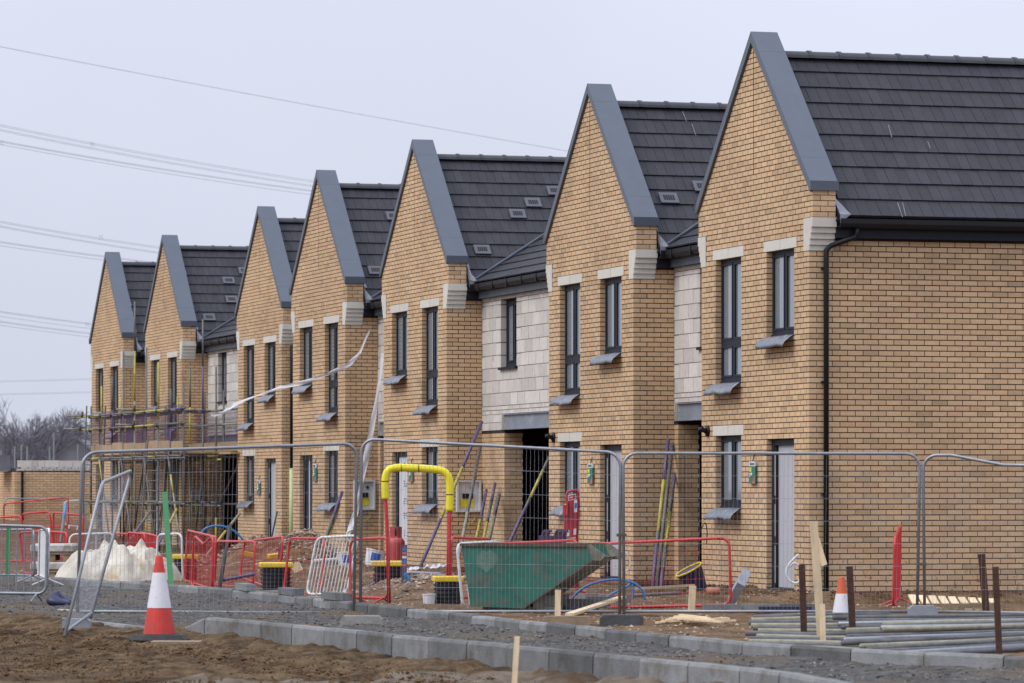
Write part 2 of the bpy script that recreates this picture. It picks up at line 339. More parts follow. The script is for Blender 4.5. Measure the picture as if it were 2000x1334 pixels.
def kerb_line(name, path, y0, y1, width, ztop, zbot, wob):
    pts = [Vector((a, b, 0)) for a, b in path]; base = MB(); stones = []
    seg = []; acc = 0
    for a, b in zip(pts, pts[1:]): seg.append((acc, a, b)); acc += (b-a).length
    def P(s):
        for s0, a, b in seg:
            if s <= s0 + (b-a).length + 1e-6: return a + (b-a).normalized()*(s-s0)
        return pts[-1]
    s = 0; hold = MB()
    while s + .915 < acc:
        a, b = P(s+.008), P(s+.905); m = (a+b)/2
        if y0 < m.y < y1:
            za, zb = ztop(a.y) + rnd.uniform(-wob, wob), ztop(b.y) + rnd.uniform(-wob, wob)
            d = (b-a).normalized(); n = Vector((d.y, -d.x, 0)); off = n*rnd.uniform(-wob, wob)
            q = MB(); c = .018
            prof = [(0, zbot), (width, zbot), (width, 0), (c, 0), (.004, -.006-c)]     # (across, dz to the top)
            f0 = lambda u, z: a + off + n*u + Vector((0,0, z if z == zbot else za+z)) - m
            f1 = lambda u, z: b + off + n*u + Vector((0,0, z if z == zbot else zb+z)) - m
            q.prism(prof, f0, f1); stones.append((q, m.copy()))
            base.bar(a + Vector((width/2+n.x*.02,0,-.12)), b + Vector((width/2+n.x*.02,0,-.12)), width+.12, .16)
        s += .915
    o = base.build(name, MORTAR if False else CONC, kind='structure')
    for q, m in stones: put('kerb_stone', q.mesh('kerb_stone', KERB), o, loc=m)
kerb_line('kerb', K1, 22, 52, .125, lambda y: .2 if y < 41 else max(.035, .2-.18*(y-41)/.9), -.12, .004)
kerb_line('path_edging', K2, 28.5, 75, .125, lambda y: .135 + .0*y, -.08, .006)

# loose stones, clods and rubble lying on the surfaces
def lumps(name, m, n, place, size, flat=.7):
    mb = MB()
    for _ in range(n):
        p = place(); s = size * (0.35 + rnd.random()**2.2 * 1.6); rz = rnd.uniform(0, 6.28); vs = []
        for a, b, c in ((1,0,0),(0,1,0),(-1,0,0),(0,-1,0),(0,0,1),(0,0,-1)):
            k = s * rnd.uniform(.65, 1.2); x = a*math.cos(rz)-b*math.sin(rz); y = a*math.sin(rz)+b*math.cos(rz)
            vs.append((p[0]+x*k, p[1]+y*k, p[2]+c*k*flat))
        mb.add(vs, [(0,1,4),(1,2,4),(2,3,4),(3,0,4),(1,0,5),(2,1,5),(3,2,5),(0,3,5)])
    return mb.build(name, m, kind='stuff')
def on_path():
    Y = rnd.uniform(29, 66); a, b = poly_at(K1, Y)+.16, poly_at(K2, Y)-.02; X = rnd.uniform(a, b); return (X, Y, path_z(X, Y))
def on_road():
    Y = rnd.uniform(30, 50); X = poly_at(K1, Y) - rnd.random()**1.6*4.2 - .03; return (X, Y, -.03 + .05*fr3(X, Y, .6) + .065*fr3(X, Y, 2.6, 6))
def on_plot():
    while True:
        Y = 36 + 64*rnd.random()**1.6; X = rnd.uniform(poly_at(K2, Y)+.2, 19.4 if Y < 84 else 20.5)
        return (X, Y, ground_z(X, Y))
def by_house():
    Y = rnd.uniform(51.2, 57); X = rnd.uniform(18.6, 19.55) if Y > 52.3 else rnd.uniform(18.8, 24); return (X, Y, ground_z(X, Y))
def on_mound():
    c, rx, ry, h = rnd.choice(MOUNDS[:4]); X, Y = rnd.gauss(c.x, rx*.6), rnd.gauss(c.y, ry*.6); return (X, Y, ground_z(X, Y))
tag(lumps('gravel', STN, 16000, on_path, .014), 'loose grey gravel strewn over the unfinished footpath', 'gravel')
tag(lumps('mud_lumps', CLOD, 1300, on_road, .024, .5), 'larger lumps of mud churned up beside the near kerb', 'mud')
tag(lumps('earth_clods', CLOD, 20000, on_road, .009), 'brown clods of mud along the road by the kerb', 'mud')
tag(lumps('rubble', RUBB, 14000, on_plot, .017), 'small rubble and stones scattered over the muddy plots', 'rubble')
tag(lumps('dug_soil', CLOD, 2500, by_house, .028), 'freshly dug lumpy soil along the nearest house wall', 'soil')
tag(lumps('spoil_rubble', RUBB, 6000, on_mound, .03), 'reddish stones and rubble on the spoil heaps', 'rubble')

# ---------------------------------------------------------------- houses
W = 4.49
LAT = [19.561]*4 + [20.77]*3
AL = [52.338, 60.064, 70.896, 78.407, 89.116, 100.064, 107.816]
OFF, CO = .03, .075
SL = .99                                   # roof pitch (rise per run)
COPE_K = 2.30/2.405
def zrow(k): return OFF + CO*k
FULL_FLANK = MB().box(.0012, .2138, -.0005, .1025, .0018, .0632).mesh('brick', BUFF)
tl = MB(); tl.box(-.0752, .0752, 0, .385, -.04, 0)      # x along the roof, y up the slope, z normal
TILE_ME = tl.mesh('roof_tile', TILE)
BLOCK_ME = MB().box(0, .1, .001, .438, .001, .2135).mesh('concrete_block', BLOCK)
def cut(iv, holes):
    out = [iv]
    for a, b in holes:
        nx_ = []
        for c, d in out:
            if b <= c or a >= d: nx_.append((c, d)); continue
            if a > c: nx_.append((c, a))
            if b < d: nx_.append((b, d))
        out = nx_
    return out
def courses(k, a0, a1, shift, holes, L_=.215, J=.010):
    """brick intervals of one course between a0 and a1; shift = where the bond starts"""
    out = []
    for a, b in cut((a0, a1), holes):
        n0 = math.floor((a - shift) / (L_+J)); x = shift + n0*(L_+J)
        while x < b - .012:
            u0, u1 = max(a, x), min(b, x+L_)
            if u1 - u0 > .02: out.append((u0, u1, u0 == x and abs(u1-x-L_) < 1e-6))
            x += L_+J
    return out
def window(parent, x, y0, y1, z0, z1, transom=None, cols=2):
    """anthracite casement in the plane x (outer face), spanning y0..y1, z0..z1"""
    f = MB(); d = .07; b = .055
    f.box(x, x+d, y0, y0+b, z0, z1).box(x, x+d, y1-b, y1, z0, z1).box(x, x+d, y0+b, y1-b, z1-b, z1).box(x, x+d, y0+b, y1-b, z0, z0+b)
    f.box(x-.02, x+d, y0-.0, y1, z0-.035, z0-.003)                # cill nose
    ym = (y0+y1)/2; ys = [y0+b, y1-b]
    if cols == 2: f.box(x-.004, x+d, ym-.04, ym+.04, z0+b, z1-b); ys = [y0+b, ym-.04, ym+.04, y1-b]
    zs = [z0+b, z1-b]
    if transom: 
        for a, c in zip(ys[::2], ys[1::2]): f.box(x-.004, x+d, a, c, transom-.045, transom+.045)
        zs = [z0+b, transom-.045, transom+.045, z1-b]
    w_ = None; panes = []
    for a, c in zip(ys[::2], ys[1::2]):
        for e, g in zip(zs[::2], zs[1::2]):
            s = .03                                                # opening sash proud of the frame
            f.box(x-.012, x+.03, a, a+s, e, g).box(x-.012, x+.03, c-s, c, e, g).box(x-.012, x+.03, a+s, c-s, g-s, g).box(x-.012, x+.03, a+s, c-s, e, e+s)
            panes.append((a+s, c-s, e+s, g-s))
    w_ = f.build('window', FRAME, parent)
    for a, c, e, g in panes: MB().box(x+.012, x+.026, a+.001, c-.001, e+.001, g-.001).build('pane', GLASS, w_)
    return w_
def lead_sill(parent, y0, y1, z, seed):
    r_ = random.Random(seed); ph = r_.uniform(0, 6)
    def fn(u, v):
        y = y0 - .03 + (y1-y0+.06)*u
        wv = .008*math.sin(u*8+ph) + .005*math.sin(u*15+ph*2) + .003*math.sin(u*33+ph)
        x = .09 - .26*min(v*1.25, 1) - .02*max(0, v-.8)
        drop = .0 if v < .38 else .15*((v-.38)/.62)**1.15
        return (x + wv*v*.6, y, z + .012 - .02*v - drop + wv*v)
    m = MB(); m.grid(22, 8, fn)
    o = m.build('lead_flashing', LEAD, parent, smooth=True)
    sd_ = o.modifiers.new('thickness', 'SOLIDIFY'); sd_.thickness = .004
    MB().box(-.012, .09, y0-.05, y1+.03, z-.062, z-.012).build('sill', STONE, parent)

def house(i, label, mirror, vents=(), link=None, link_win=True, pier=.2, streaks=()):
    H = thing('terrace_house', label, 'house', (LAT[i], AL[i], 0), group='gabled houses in the brick terrace')
    near = i == 0
    c1, c2 = 1.15, 3.32
    hw = .555
    tall, short = (c1, c2) if mirror else (c2, c1)            # tall window sits over the ground floor window
    ops = [(tall-hw, tall+hw, 3.03, 4.83), (short-hw, short+hw, 3.63, 4.83), (tall-hw, tall+hw, 1.23, 2.28), (short-hw, short+hw, .105, 2.205)]
    lint = [(tall, 4.83), (short, 4.83), (tall, 2.28)]
    wl = .665
    # --- wall core (mortar) with openings
    core = MB()
    ysx = sorted({0.006, W-.006} | {v for o in ops for v in (o[0]-.006, o[1]+.006)}); zsx = sorted({-.3, 5.2} | {v for o in ops for v in (o[2]-.006, o[3]+.006)})
    for a, b in zip(ysx, ysx[1:]):
        for e, g in zip(zsx, zsx[1:]):
            ym, zm = (a+b)/2, (e+g)/2
            if not any(o[0]-.006 < ym < o[1]+.006 and o[2]-.006 < zm < o[3]+.006 for o in ops): core.box(.0008, .13, a, b, e, g)
    cg = MB()
    g0 = W/2
    def hwid(z): return min(W/2+.14, (7.98-.15-z)/COPE_K)
    poly = [(-.134, 5.2), (W+.134, 5.2), (W+.134, 5.60), (g0, 7.80), (-.134, 5.60)]
    core.prism(poly, lambda y, z: (.0008, y, z), lambda y, z: (.33, y, z))
    dep = 8.0
    core.box(.13, dep, .0065, W-.0065, -.3, 4.95)                                        # body of the house behind the front leaf
    core.box(.135, .33, .014, W-.014, 4.95, 5.2)
    wall = core.build('wall', MORTAR, H)
    # --- brickwork
    joined = MB(); plinth = MB(); singles = []
    jit = lambda: rnd.uniform(-.0018, .0018)
    nrow = int((7.85-OFF)/CO) + 1
    fl_len = 6.0 if near else .66
    for k in range(-3, nrow):
        z0 = zrow(k) + .005; z1 = z0 + .065; tgt = plinth if k < 1 else joined
        holes = [(o[0], o[1]) for o in ops if o[2] < z1-.01 and o[3] > z0+.01]
        holes += [(c-wl, c+wl) for c, z in lint if z < z1-.01 and z+.15 > z0+.01]
        if z1 < 5.21:
            if z0 > 4.755: holes += [(-1, .20), (W-.20, W+1)]                          # kneelers
            st = 0 if k % 2 == 0 else .1125
            for a, b, full in courses(k, 0 if k % 2 == 0 else .1125, W if k % 2 == 0 else W-.1125, st, holes):
                j = jit()*.5-.002; tgt.box(j, .1025, a+.003*(a > .01), b-.003*(b < W-.01), z0+.0018, z1-.0018)
            if k % 2 and z1 < 4.76: tgt.box(jit()*.5-.002, .215, W-.1025, W+.0, z0, z1)
        else:
            h = hwid(z0)
            if h < .05: continue
            a0, a1 = g0-h, g0+h; hh = [(g0-.012, g0+.012)] if z0 > 5.95 else []
            lo = a0 if (k % 2 == 0 or z0 > 5.6) else a0+.1125
            for a, b, full in courses(k, lo, a1, ((a0 if k % 2 == 0 else lo) if z0 < 5.6 else (g0 - .1075 if k % 2 == 0 else g0+.005)), hh):
                joined.box(jit()*.5-.002, .1025, a+.003*(a > a0+.01), b-.003, z0+.0018, z1-.0018)
            if z0 < 5.59:                                                              # return of the gable above the kneeler
                for a, b in ([(.1125, .3275)] if k % 2 == 0 else [(0, .215), (.225, .3275)]):
                    joined.box(a if a > .01 else a-.0022, b, -.14+jit(), -.04, z0, z1); joined.box(a, b, W+.04, W+.14, z0, z1)
        # flank towards the camera
        if z1 < 4.95:
            x0 = .1125 if k % 2 == 0 else 0
            hl = [(-1, .345)] if z0 > 4.755 else []
            for a, b, full in courses(k, x0, fl_len, x0, hl):
                if full and k >= 1 and a < 3.3 and not (near and z0 < 2.3): singles.append((a, z0))
                else: tgt.box(a if a > .01 else a-.0022, b-.001, jit(), .1025, z0+.0018, z1-.0018)
    if near:
        singles.sort(key=lambda s: -s[1])
        for a, z0 in singles[300:]: joined.box(a+.001 if a > .01 else a-.0022, a+.214, jit(), .1025, z0+.0018, z0+.0632)
        singles = singles[:300]
    for a, z0 in singles: put('brick', FULL_FLANK, wall, loc=(a if a > .01 else a-.0034, jit(), z0))
    joined.build('brickwork', BUFF, wall, kind='stuff'); plinth.build('plinth_brickwork', DARKB, wall, kind='stuff')
    # --- kneelers, lintels
    for s in (0, 1):
        prof = [(.20, 4.755), (0.012, 4.755), (-.02, 4.835), (-.05, 4.835), (-.05, 4.915), (-.08, 4.915), (-.08, 4.995), (-.11, 4.995), (-.11, 5.08), (-.14, 5.08), (-.14, 5.203), (.20, 5.203)]
        prof = [(.20, 4.757), (-.018, 4.757), (-.018, 4.835), (-.048, 4.835), (-.048, 4.915), (-.078, 4.915), (-.078, 4.995), (-.108, 4.995), (-.108, 5.075), (-.145, 5.075), (-.145, 5.203), (.20, 5.203)]
        if s: prof = [(W-y, z) for y, z in prof]
        MB().prism(prof, lambda y, z: (-.012, y, z), lambda y, z: (.342, y, z)).build('kneeler', STONE, H)
    for c, z in lint:
        for s in (0, 1): MB().box(-.006, .10, (c-wl+.003) if s == 0 else c+.006, c-.006 if s == 0 else c+wl-.003, z+.003, z+.147).build('lintel', STONE, H)
    # --- windows, door
    window(H, .085, tall-hw, tall+hw, 3.07, 4.826, transom=3.62)
    window(H, .085, short-hw, short+hw, 3.67, 4.826)
    window(H, .085, tall-hw, tall+hw, 1.27, 2.276)
    for zz, c in ((3.03, tall), (3.63, short), (1.23, tall)): lead_sill(H, c-hw, c+hw, zz, i*10+zz)
    d0, d1 = short-hw, short+hw
    fr = MB(); fr.box(.075, .15, d0, d0+.06, .14, 2.2).box(.075, .15, d1-.11, d1, .14, 2.2).box(.075, .15, d0+.06, d1-.11, 2.12, 2.2).box(.0, .15, d0, d1, .1, .14)
    dr = fr.build('door', FRAME, H)
    if i in (2, 5): 
        MB().box(.10, .14, d0+.062, d1-.16, .142, 2.118).build('door_film', FILM, dr)
        ink = MB(); zz = 2.0
        r_ = random.Random(i)
        while zz > .3:
            for yy, wd in ((d0+.52, .10), (d0+.22, .22)):
                for q in range(3): ink.box(.0975, .0995, yy, yy+wd*r_.uniform(.6, 1.2), zz-q*.045-.02, zz-q*.045)
            zz -= r_.choice((.18, .27, .33))
        ink.build('print', INK, dr)
    elif i == 3:
        MB().box(.10, .14, d0+.062, d1-.112, .142, 2.118).build('door_leaf', FRAME, dr)
        for yy in (d0+.3, d0+.62): MB().box(.092, .0985, yy, yy+.06, .16, 2.1).build('film_strip', FILM, dr)
    else:
        MB().box(.115, .15, d0+.062, d1-.175, .142, 2.118).build('door_leaf', DOORW, dr)
        MB().box(.08, .149, d1-.172, d1-.112, .15, 2.1).build('door_edge', BLACK, dr)
        for z0, z1 in ((.2, .72), (.85, 1.3), (1.42, 2.0)): MB().box(.072, .0795, d1-.155, d1-.13, z0, z1).build('latch_strip', DOORW, dr)
    ab = MB()
    ym = c1-.23 if not mirror else c2+.2
    for q in range(4): ab.box(-.003, .02, ym, ym+.215, zrow(34)+.006+q*.016, zrow(34)+.016+q*.016)
    ab.build('air_brick', WOODO, H)
    # --- coping
    for s in (-1, 1):
        top = lambda y: 7.98 - abs(y-g0)*COPE_K
        ends = [0, .33, 2.02, 2.385]
        for a, b in zip(ends, ends[1:]):
            ya, yb = g0 + s*(a+.0015), g0 + s*(b-.0015)
            pr = [(ya, top(ya)), (yb, top(yb)), (yb, top(yb)-.155), (ya, top(ya)-.155)]
            MB().prism(pr if s > 0 else pr[::-1], lambda y, z: (-.045, y, z), lambda y, z: (.355, y, z)).build('coping_panel', COPE, H)
        ye = g0 + s*2.385
        MB().box(-.05, .36, min(ye, ye+s*.035), max(ye, ye+s*.035), 5.565, 5.695).build('coping_end', COPE, H)
    # --- main roof: slab, tiles, ridge
    ez = 5.2; ey = -.2
    up = Vector((0, 1, SL)).normalized(); nrm = Vector((0, -SL, 1)).normalized()
    rf = MB(); zr = ez + (g0-ey)*SL
    rf.prism([(ey+.03, ez-.03), (g0, zr-.05), (2*g0-ey, ez-.05), (2*g0-ey-.1, ez-.15), (g0, zr-.2), (ey+.1, ez-.1)], lambda y, z: (.33, y, z), lambda y, z: (dep+.2, y, z))
    rf.prism([(2*g0-ey+.02, ez+.0), (g0, zr+.01), (g0, zr-.04), (2*g0-ey+.02, ez-.04)], lambda y, z: (.33, y, z), lambda y, z: (dep+.2, y, z))
    roof = rf.build('roof', TILE, H)
    rest = MB(); ang = math.atan(SL); nsing = 0
    vis = 3.6 if near else 2.6
    vset = []
    for (px, py) in vents:                                                             # vents sit on the tiles where they are seen
        d = at(px, py, 1) - Vector((0, 0, EZ)); o = Vector((0, 0, EZ)); p0 = Vector((LAT[i], AL[i]+ey, ez+.03))
        t_ = (p0-o).dot(nrm) / d.dot(nrm); q = o + d*t_ - Vector((LAT[i], AL[i], 0)); vset.append(q)
    for r_ in range(10):
        s0 = r_*.344
        xx = .345 + (.0775 if r_ % 2 else 0)
        while xx < dep:
            p = Vector((xx+.0775, ey, ez)) + up*s0 + nrm*(.05 + rnd.uniform(-.002, .002))
            tilt = ang - .06
            if xx < vis and nsing < 296: put('roof_tile', TILE_ME, roof, loc=p, rot=(tilt, 0, rnd.uniform(-.004, .004))); nsing += 1
            else:
                m = Matrix.Rotation(tilt, 4, 'X'); vs = [p + m @ Vector(v) for v in tl.v]; rest.add(vs, tl.f)
            xx += .155
    rest.build('roof_tiles_far', TILE, roof, kind='stuff')
    for q in vset:
        v = MB(); e1, e2, e3 = Vector((.15,0,0)), up*.12, nrm*.012
        v.obox(q + nrm*.045, e1, e2, e3)
        vo = v.build('roof_vent', VENT, roof)
        s = MB()
        for n_ in range(5): s.obox(q + nrm*.058 + Vector((-.075+.0375*n_, 0, 0)), Vector((.013,0,0)), up*.055, nrm*.004)
        s.build('vent_slots', BLACK, roof)
    xx = .37
    while xx < (5.5 if near else 3.0):
        m = MB(); pts = []
        n_ = 8; L_ = .445
        for end in (0, L_):
            for j in range(n_+1):
                a = math.pi*(j/n_); pts.append((xx+end, g0 + .125*math.cos(a)*1.05, zr-.005 + .105*math.sin(a)))
        m.add(pts, [(j, j+1, n_+2+j, n_+1+j) for j in range(n_)] + [tuple(range(n_+1)), tuple(range(n_+1, 2*n_+2))[::-1]])
        pts = [(xx+e, g0+.14*math.cos(math.pi*j/n_), zr-.003+.118*math.sin(math.pi*j/n_)) for e in (-.02, .03) for j in range(n_+1)]
        m.add(pts, [(j, j+1, n_+2+j, n_+1+j) for j in range(n_)] + [tuple(range(n_+1)), tuple(range(n_+1, 2*n_+2))[::-1]])
        m.build('ridge_tile', RIDGE, roof); xx += .45
    # --- lead flashing between the parapet and the tiles
    fl = MB()
    if not near:
        for r_ in range(10):
            a = Vector((.352, ey, ez)) + up*(r_*.344+.01) + nrm*.075
            wdt = (.05 if i == 1 else .075)*rnd.uniform(.7, 1.3)
            fl.add([a, a+Vector((wdt,0,0))-nrm*.02, a+up*.35+Vector((wdt*.8,0,0))-nrm*.02, a+up*.35, a+nrm*.08, a+up*.35+nrm*.08], [(0,1,2,3),(4,0,3,5)])
    a = Vector((.352, ey, ez))
    fl.add([a+nrm*.06, a+nrm*.06+Vector((.16,0,0)), a+up*.33+nrm*.055+Vector((.03,0,0)), a+up*.4+nrm*.055, a+Vector((0,-.05,-.08))], [(0,1,2,3),(0,4,1)])
    fo = fl.build('parapet_flashing', LEADF, roof)
    for (px, py, px2, py2) in streaks:                                                 # lime runs left by birds on the tiles
        m = MB(); e_ = []
        for x_, y_ in ((px, py), (px2, py2)):
            d = at(x_, y_, 1) - Vector((0, 0, EZ)); p0 = Vector((LAT[i], AL[i]+ey, ez)) + nrm*.078; e_.append(Vector((0, 0, EZ)) + d*((p0-Vector((0, 0, EZ))).dot(nrm)/d.dot(nrm)) - Vector((LAT[i], AL[i], 0)))
        m.bar(e_[0], e_[1], .009, .004, up=tuple(nrm)); m.build('white_streak', CHALK, roof)
    # --- eaves
    xe = dep if near else .62
    e = MB(); e.box(.345, xe, -.115, -.09, 4.93, 5.16); e.box(.345, xe, -.09, .01, 4.93, 4.955)
    e.build('fascia', FASC, H)
    gut = MB(); pr = [(-.125, 5.185), (-.125, 5.11), (-.15, 5.07), (-.2, 5.055), (-.245, 5.075), (-.26, 5.12), (-.26, 5.185), (-.25, 5.185), (-.245, 5.12), (-.2, 5.07), (-.14, 5.09), (-.135, 5.185)]
    gut.prism(pr, lambda y, z: (.36, y, z), lambda y, z: (xe, y, z)); gut.build('gutter', BLACK, H)
    if near:
        px_ = .225
        d = MB(); d.tube([(.62,-.19,5.08),(.62,-.19,4.99),(.60,-.185,4.94),(.28,-.07,4.82),(px_,-.055,4.76),(px_,-.052,4.6),(px_,-.052,-.1)], .036, 10)
        dp = d.build('downpipe', BLACK, H, smooth=True)
        for zz in (4.5, 2.95, 1.42, .12): MB().box(px_-.062, px_+.02, -.05, -.004, zz, zz+.03).build('pipe_bracket', BLACK, dp)
    if link: build_link(H, i, link, link_win, pier)
    return H

def build_link(H, i, g, win, pier):
    X0 = .66; top = 4.97; wy0, wy1 = -2.2, -1.22
    wall = MB()
    wins = [(wy0, wy1, 3.66, 4.86)] if win else []
    beam_y = -pier if pier > 1 else -.2
    low = 2.56; bot = 2.84
    ysx = sorted({-g-.6, 0.0, beam_y+.009} | {v for o in wins for v in (o[0]-.009, o[1]+.009)}); zsx = sorted({low+.006, bot+.004, top} | {v for o in wins for v in (o[2]-.009, o[3]+.009)})
    for a, b in zip(ysx, ysx[1:]):
        for e, z in zip(zsx, zsx[1:]):
            ym, zm = (a+b)/2, (e+z)/2
            if any(o[0]-.008 < ym < o[1]+.008 and o[2]-.008 < zm < o[3]+.008 for o in wins): continue
            if zm < bot and ym < beam_y+.005: continue
            wall.box(X0+.006, X0+.2, a, b, e, z)
    wo_ = wall.build('block_wall', BMORT, H)
    # blocks: courses of 225 mm with make-up courses of cut pieces at the head and over the beam
    cuts = MB(); n = 0
    zr_ = [(bot, .07, .225), (bot+.075, .07, .225)] + [(bot+.15+.225*k, .215, .45) for k in range(8)] + [(bot+.15+1.8, .07, .225), (bot+.15+1.875, .07, .225)]
    for r_, (z0, h, L_) in enumerate(zr_):
        z1 = min(z0+h, top)
        holes = [(o[0], o[1]) for o in wins if o[2] < z1-.02 and o[3] > z0+.02]
        for a, b, full in courses(r_, -g-.5, -.004, -.004-L_*40 + (L_/2 if r_ % 2 else 0), holes, L_-.010, .010):
            j = rnd.uniform(-.002, .002)
            if full and h > .2: put('concrete_block', BLOCK_ME, wo_, loc=(X0+j, a, z0+.005)); n += 1
            elif h > .2: MB().box(X0+j, X0+.1, a, b, z0+.005, z1-.005).build('concrete_block', BLOCK, wo_)
            else: cuts.box(X0+j, X0+.1, a, b, z0+.005, z1-.003)
    for z0, z1 in ((low, low+.13), (low+.14, bot-.005)):
        for a, b, full in courses(0, beam_y, -.004, -.004-.45*40+(.2 if z0 > low else 0), [], .44): cuts.box(X0, X0+.1, a, b, z0, z1)
    cuts.build('cut_blocks', BLOCK, wo_, kind='stuff')
    if win:
        window(H, X0+.11, wy0, wy1, 3.70, 4.84)
        MB().box(X0-.05, X0+.12, wy0-.06, wy1+.03, 3.62, 3.665).build('sill', FASC, H)
    # steel beam over the passage
    b = MB(); b.box(X0-.03, X0+.17, -g-.4, beam_y+.12, low+.0, low+.015).box(X0+.02, X0+.035, -g-.4, beam_y, low+.015, bot-.02).box(X0-.02, X0+.17, -g-.4, beam_y, bot-.02, bot-.004)
    b.build('steel_beam', STEELB, H)
    MB().box(X0-.01, X0+.16, beam_y+.003, beam_y+.14, low+.02, bot-.01).build('padstone', CONC, H)
    # brick pier below, with its return into the passage
    pb = MB(); pl = MB(); pc = MB().box(X0+.012, X0+.33, beam_y+.012, -.0, -.3, low-.002)
    for k in range(-3, 33):
        z0 = zrow(k)+.005; z1 = z0+.065; t_ = pl if k < 1 else pb
        for a, b_, f_ in courses(k, beam_y, -.004, beam_y + (.0 if k % 2 else .1125), []): t_.box(X0+rnd.uniform(-.002,.002), X0+.1025, a, b_, z0, z1)
        for a, b_, f_ in courses(k, X0+.11, X0+.34, X0 + (.11 if k % 2 else .225), []): t_.box(a, b_, beam_y+rnd.uniform(-.002,.002), beam_y+.1025, z0, z1)
    pier_o = pc.build('pier', MORTAR, H); pb.build('pier_brickwork', BUFF, pier_o, kind='stuff'); pl.build('pier_plinth', DARKB, pier_o, kind='stuff')
    # passage: ceiling, back wall with studs
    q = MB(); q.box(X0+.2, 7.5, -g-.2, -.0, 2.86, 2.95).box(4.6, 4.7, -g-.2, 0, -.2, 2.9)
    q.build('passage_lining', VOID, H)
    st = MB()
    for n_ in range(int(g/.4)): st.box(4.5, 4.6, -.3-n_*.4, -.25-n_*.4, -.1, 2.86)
    st.build('studwork', VOID, H)
    MB().box(X0+.2, 8, -g-.2, .0, 2.96, 4.9).build('link_room', BMORT, H)
    # roof over the link, meeting the main roof in a valley
    xe_, ze = X0-.2, 5.2; Rr = 3.6; SK = .567
    up = Vector((1, 0, SK)).normalized(); nrm = Vector((-SK, 0, 1)).normalized(); ang = math.atan(SK)
    y0_, y1_ = -g-1.9, 2.1
    rf = MB(); rf.prism([(xe_+.03, ze-.05), (xe_+Rr, ze+Rr*SK-.06), (xe_+2*Rr, ze-.06), (xe_+2*Rr, ze-.2), (xe_+Rr, ze+Rr*SK-.2), (xe_+.1, ze-.15)], lambda x, z: (x, y0_, z), lambda x, z: (x, y1_, z))
    lr = rf.build('link_roof', TILE, H)
    ts = MB()
    for r_ in range(12):
        s0 = r_*.344; yy = y0_ + (.0775 if r_ % 2 else 0)
        while yy < s0*.5 + .1:
            p = Vector((xe_, yy, ze)) + up*s0 + nrm*(.04+rnd.uniform(-.002,.002)); t_ = ang-.06
            u2 = Vector((math.cos(t_), 0, math.sin(t_))); n2 = Vector((-math.sin(t_), 0, math.cos(t_)))
            ts.obox(p + u2*.19 - n2*.011, u2*.193, Vector((0,.0765,0)), n2*.011); yy += .155
    ts.build('link_roof_tiles', TILE, lr, kind='stuff')
    va = Vector((xe_, -.2, ze+.07)); vd = Vector((1, SK/SL, SK))
    MB().bar(va+vd*.02, va+vd*3.4, .06, .03, up=(0,0,1)).build('valley_trim', FASC2, lr)
    e = MB(); e.box(X0-.1, X0-.075, -g-.4, -.1, 4.93, 5.17); e.box(X0-.075, X0, -g-.4, -.05, 4.955, 4.98)
    e.build('link_fascia', FASC2, H)
    gut = MB(); pr = [(X0-.11, 5.185), (X0-.11, 5.11), (X0-.13, 5.07), (X0-.18, 5.055), (X0-.225, 5.075), (X0-.24, 5.12), (X0-.24, 5.185), (X0-.23, 5.185), (X0-.2, 5.09), (X0-.12, 5.1), (X0-.12, 5.185)]
    gut.prism(pr, lambda x, z: (x, -g-.4, z), lambda x, z: (x, -.26, z)); gut.build('link_gutter', BLACK, H)
    for n_ in range(int(g/.9)): MB().box(X0-.25, X0-.1, -.6-n_*.9, -.56-n_*.9, 5.05, 5.19).build('gutter_bracket', BLACK, H)

HS = [
house(0, 'nearest and largest gabled brick house, with long bare side wall and black downpipe', False, streaks=[(1753,396,1763,424),(1763,396,1769,422),(1735,244,1742,268),(1812,276,1817,290)]),
house(1, 'second nearest gabled house, with white concrete block link and scaffold tubes against its side', False, [(1305,391),(1371,368)], link=3.24, streaks=[(1333,218,1341,237),(1351,242,1359,264)]),
house(2, 'third gabled house from the right, with printed film on its front door', True, [(941,491),(1010,421),(1040,399),(1083,376)], link=6.35, pier=1.44),
house(3, 'fourth gabled house from the right, with torn plastic strip hanging from its gutter', True, [(733,531),(768,425)], link=3.02),
house(4, 'fifth gabled house from the right, set back behind the heap of red spoil', False, [], link=6.2, link_win=False),
house(5, 'sixth gabled house from the right, with scaffolding across its front', True, [(408,622),(452,587),(446,550),(477,531)], link=6.46),
house(6, 'farthest gabled house at the left end of the terrace, behind scaffolding', True, [], link=3.26)]

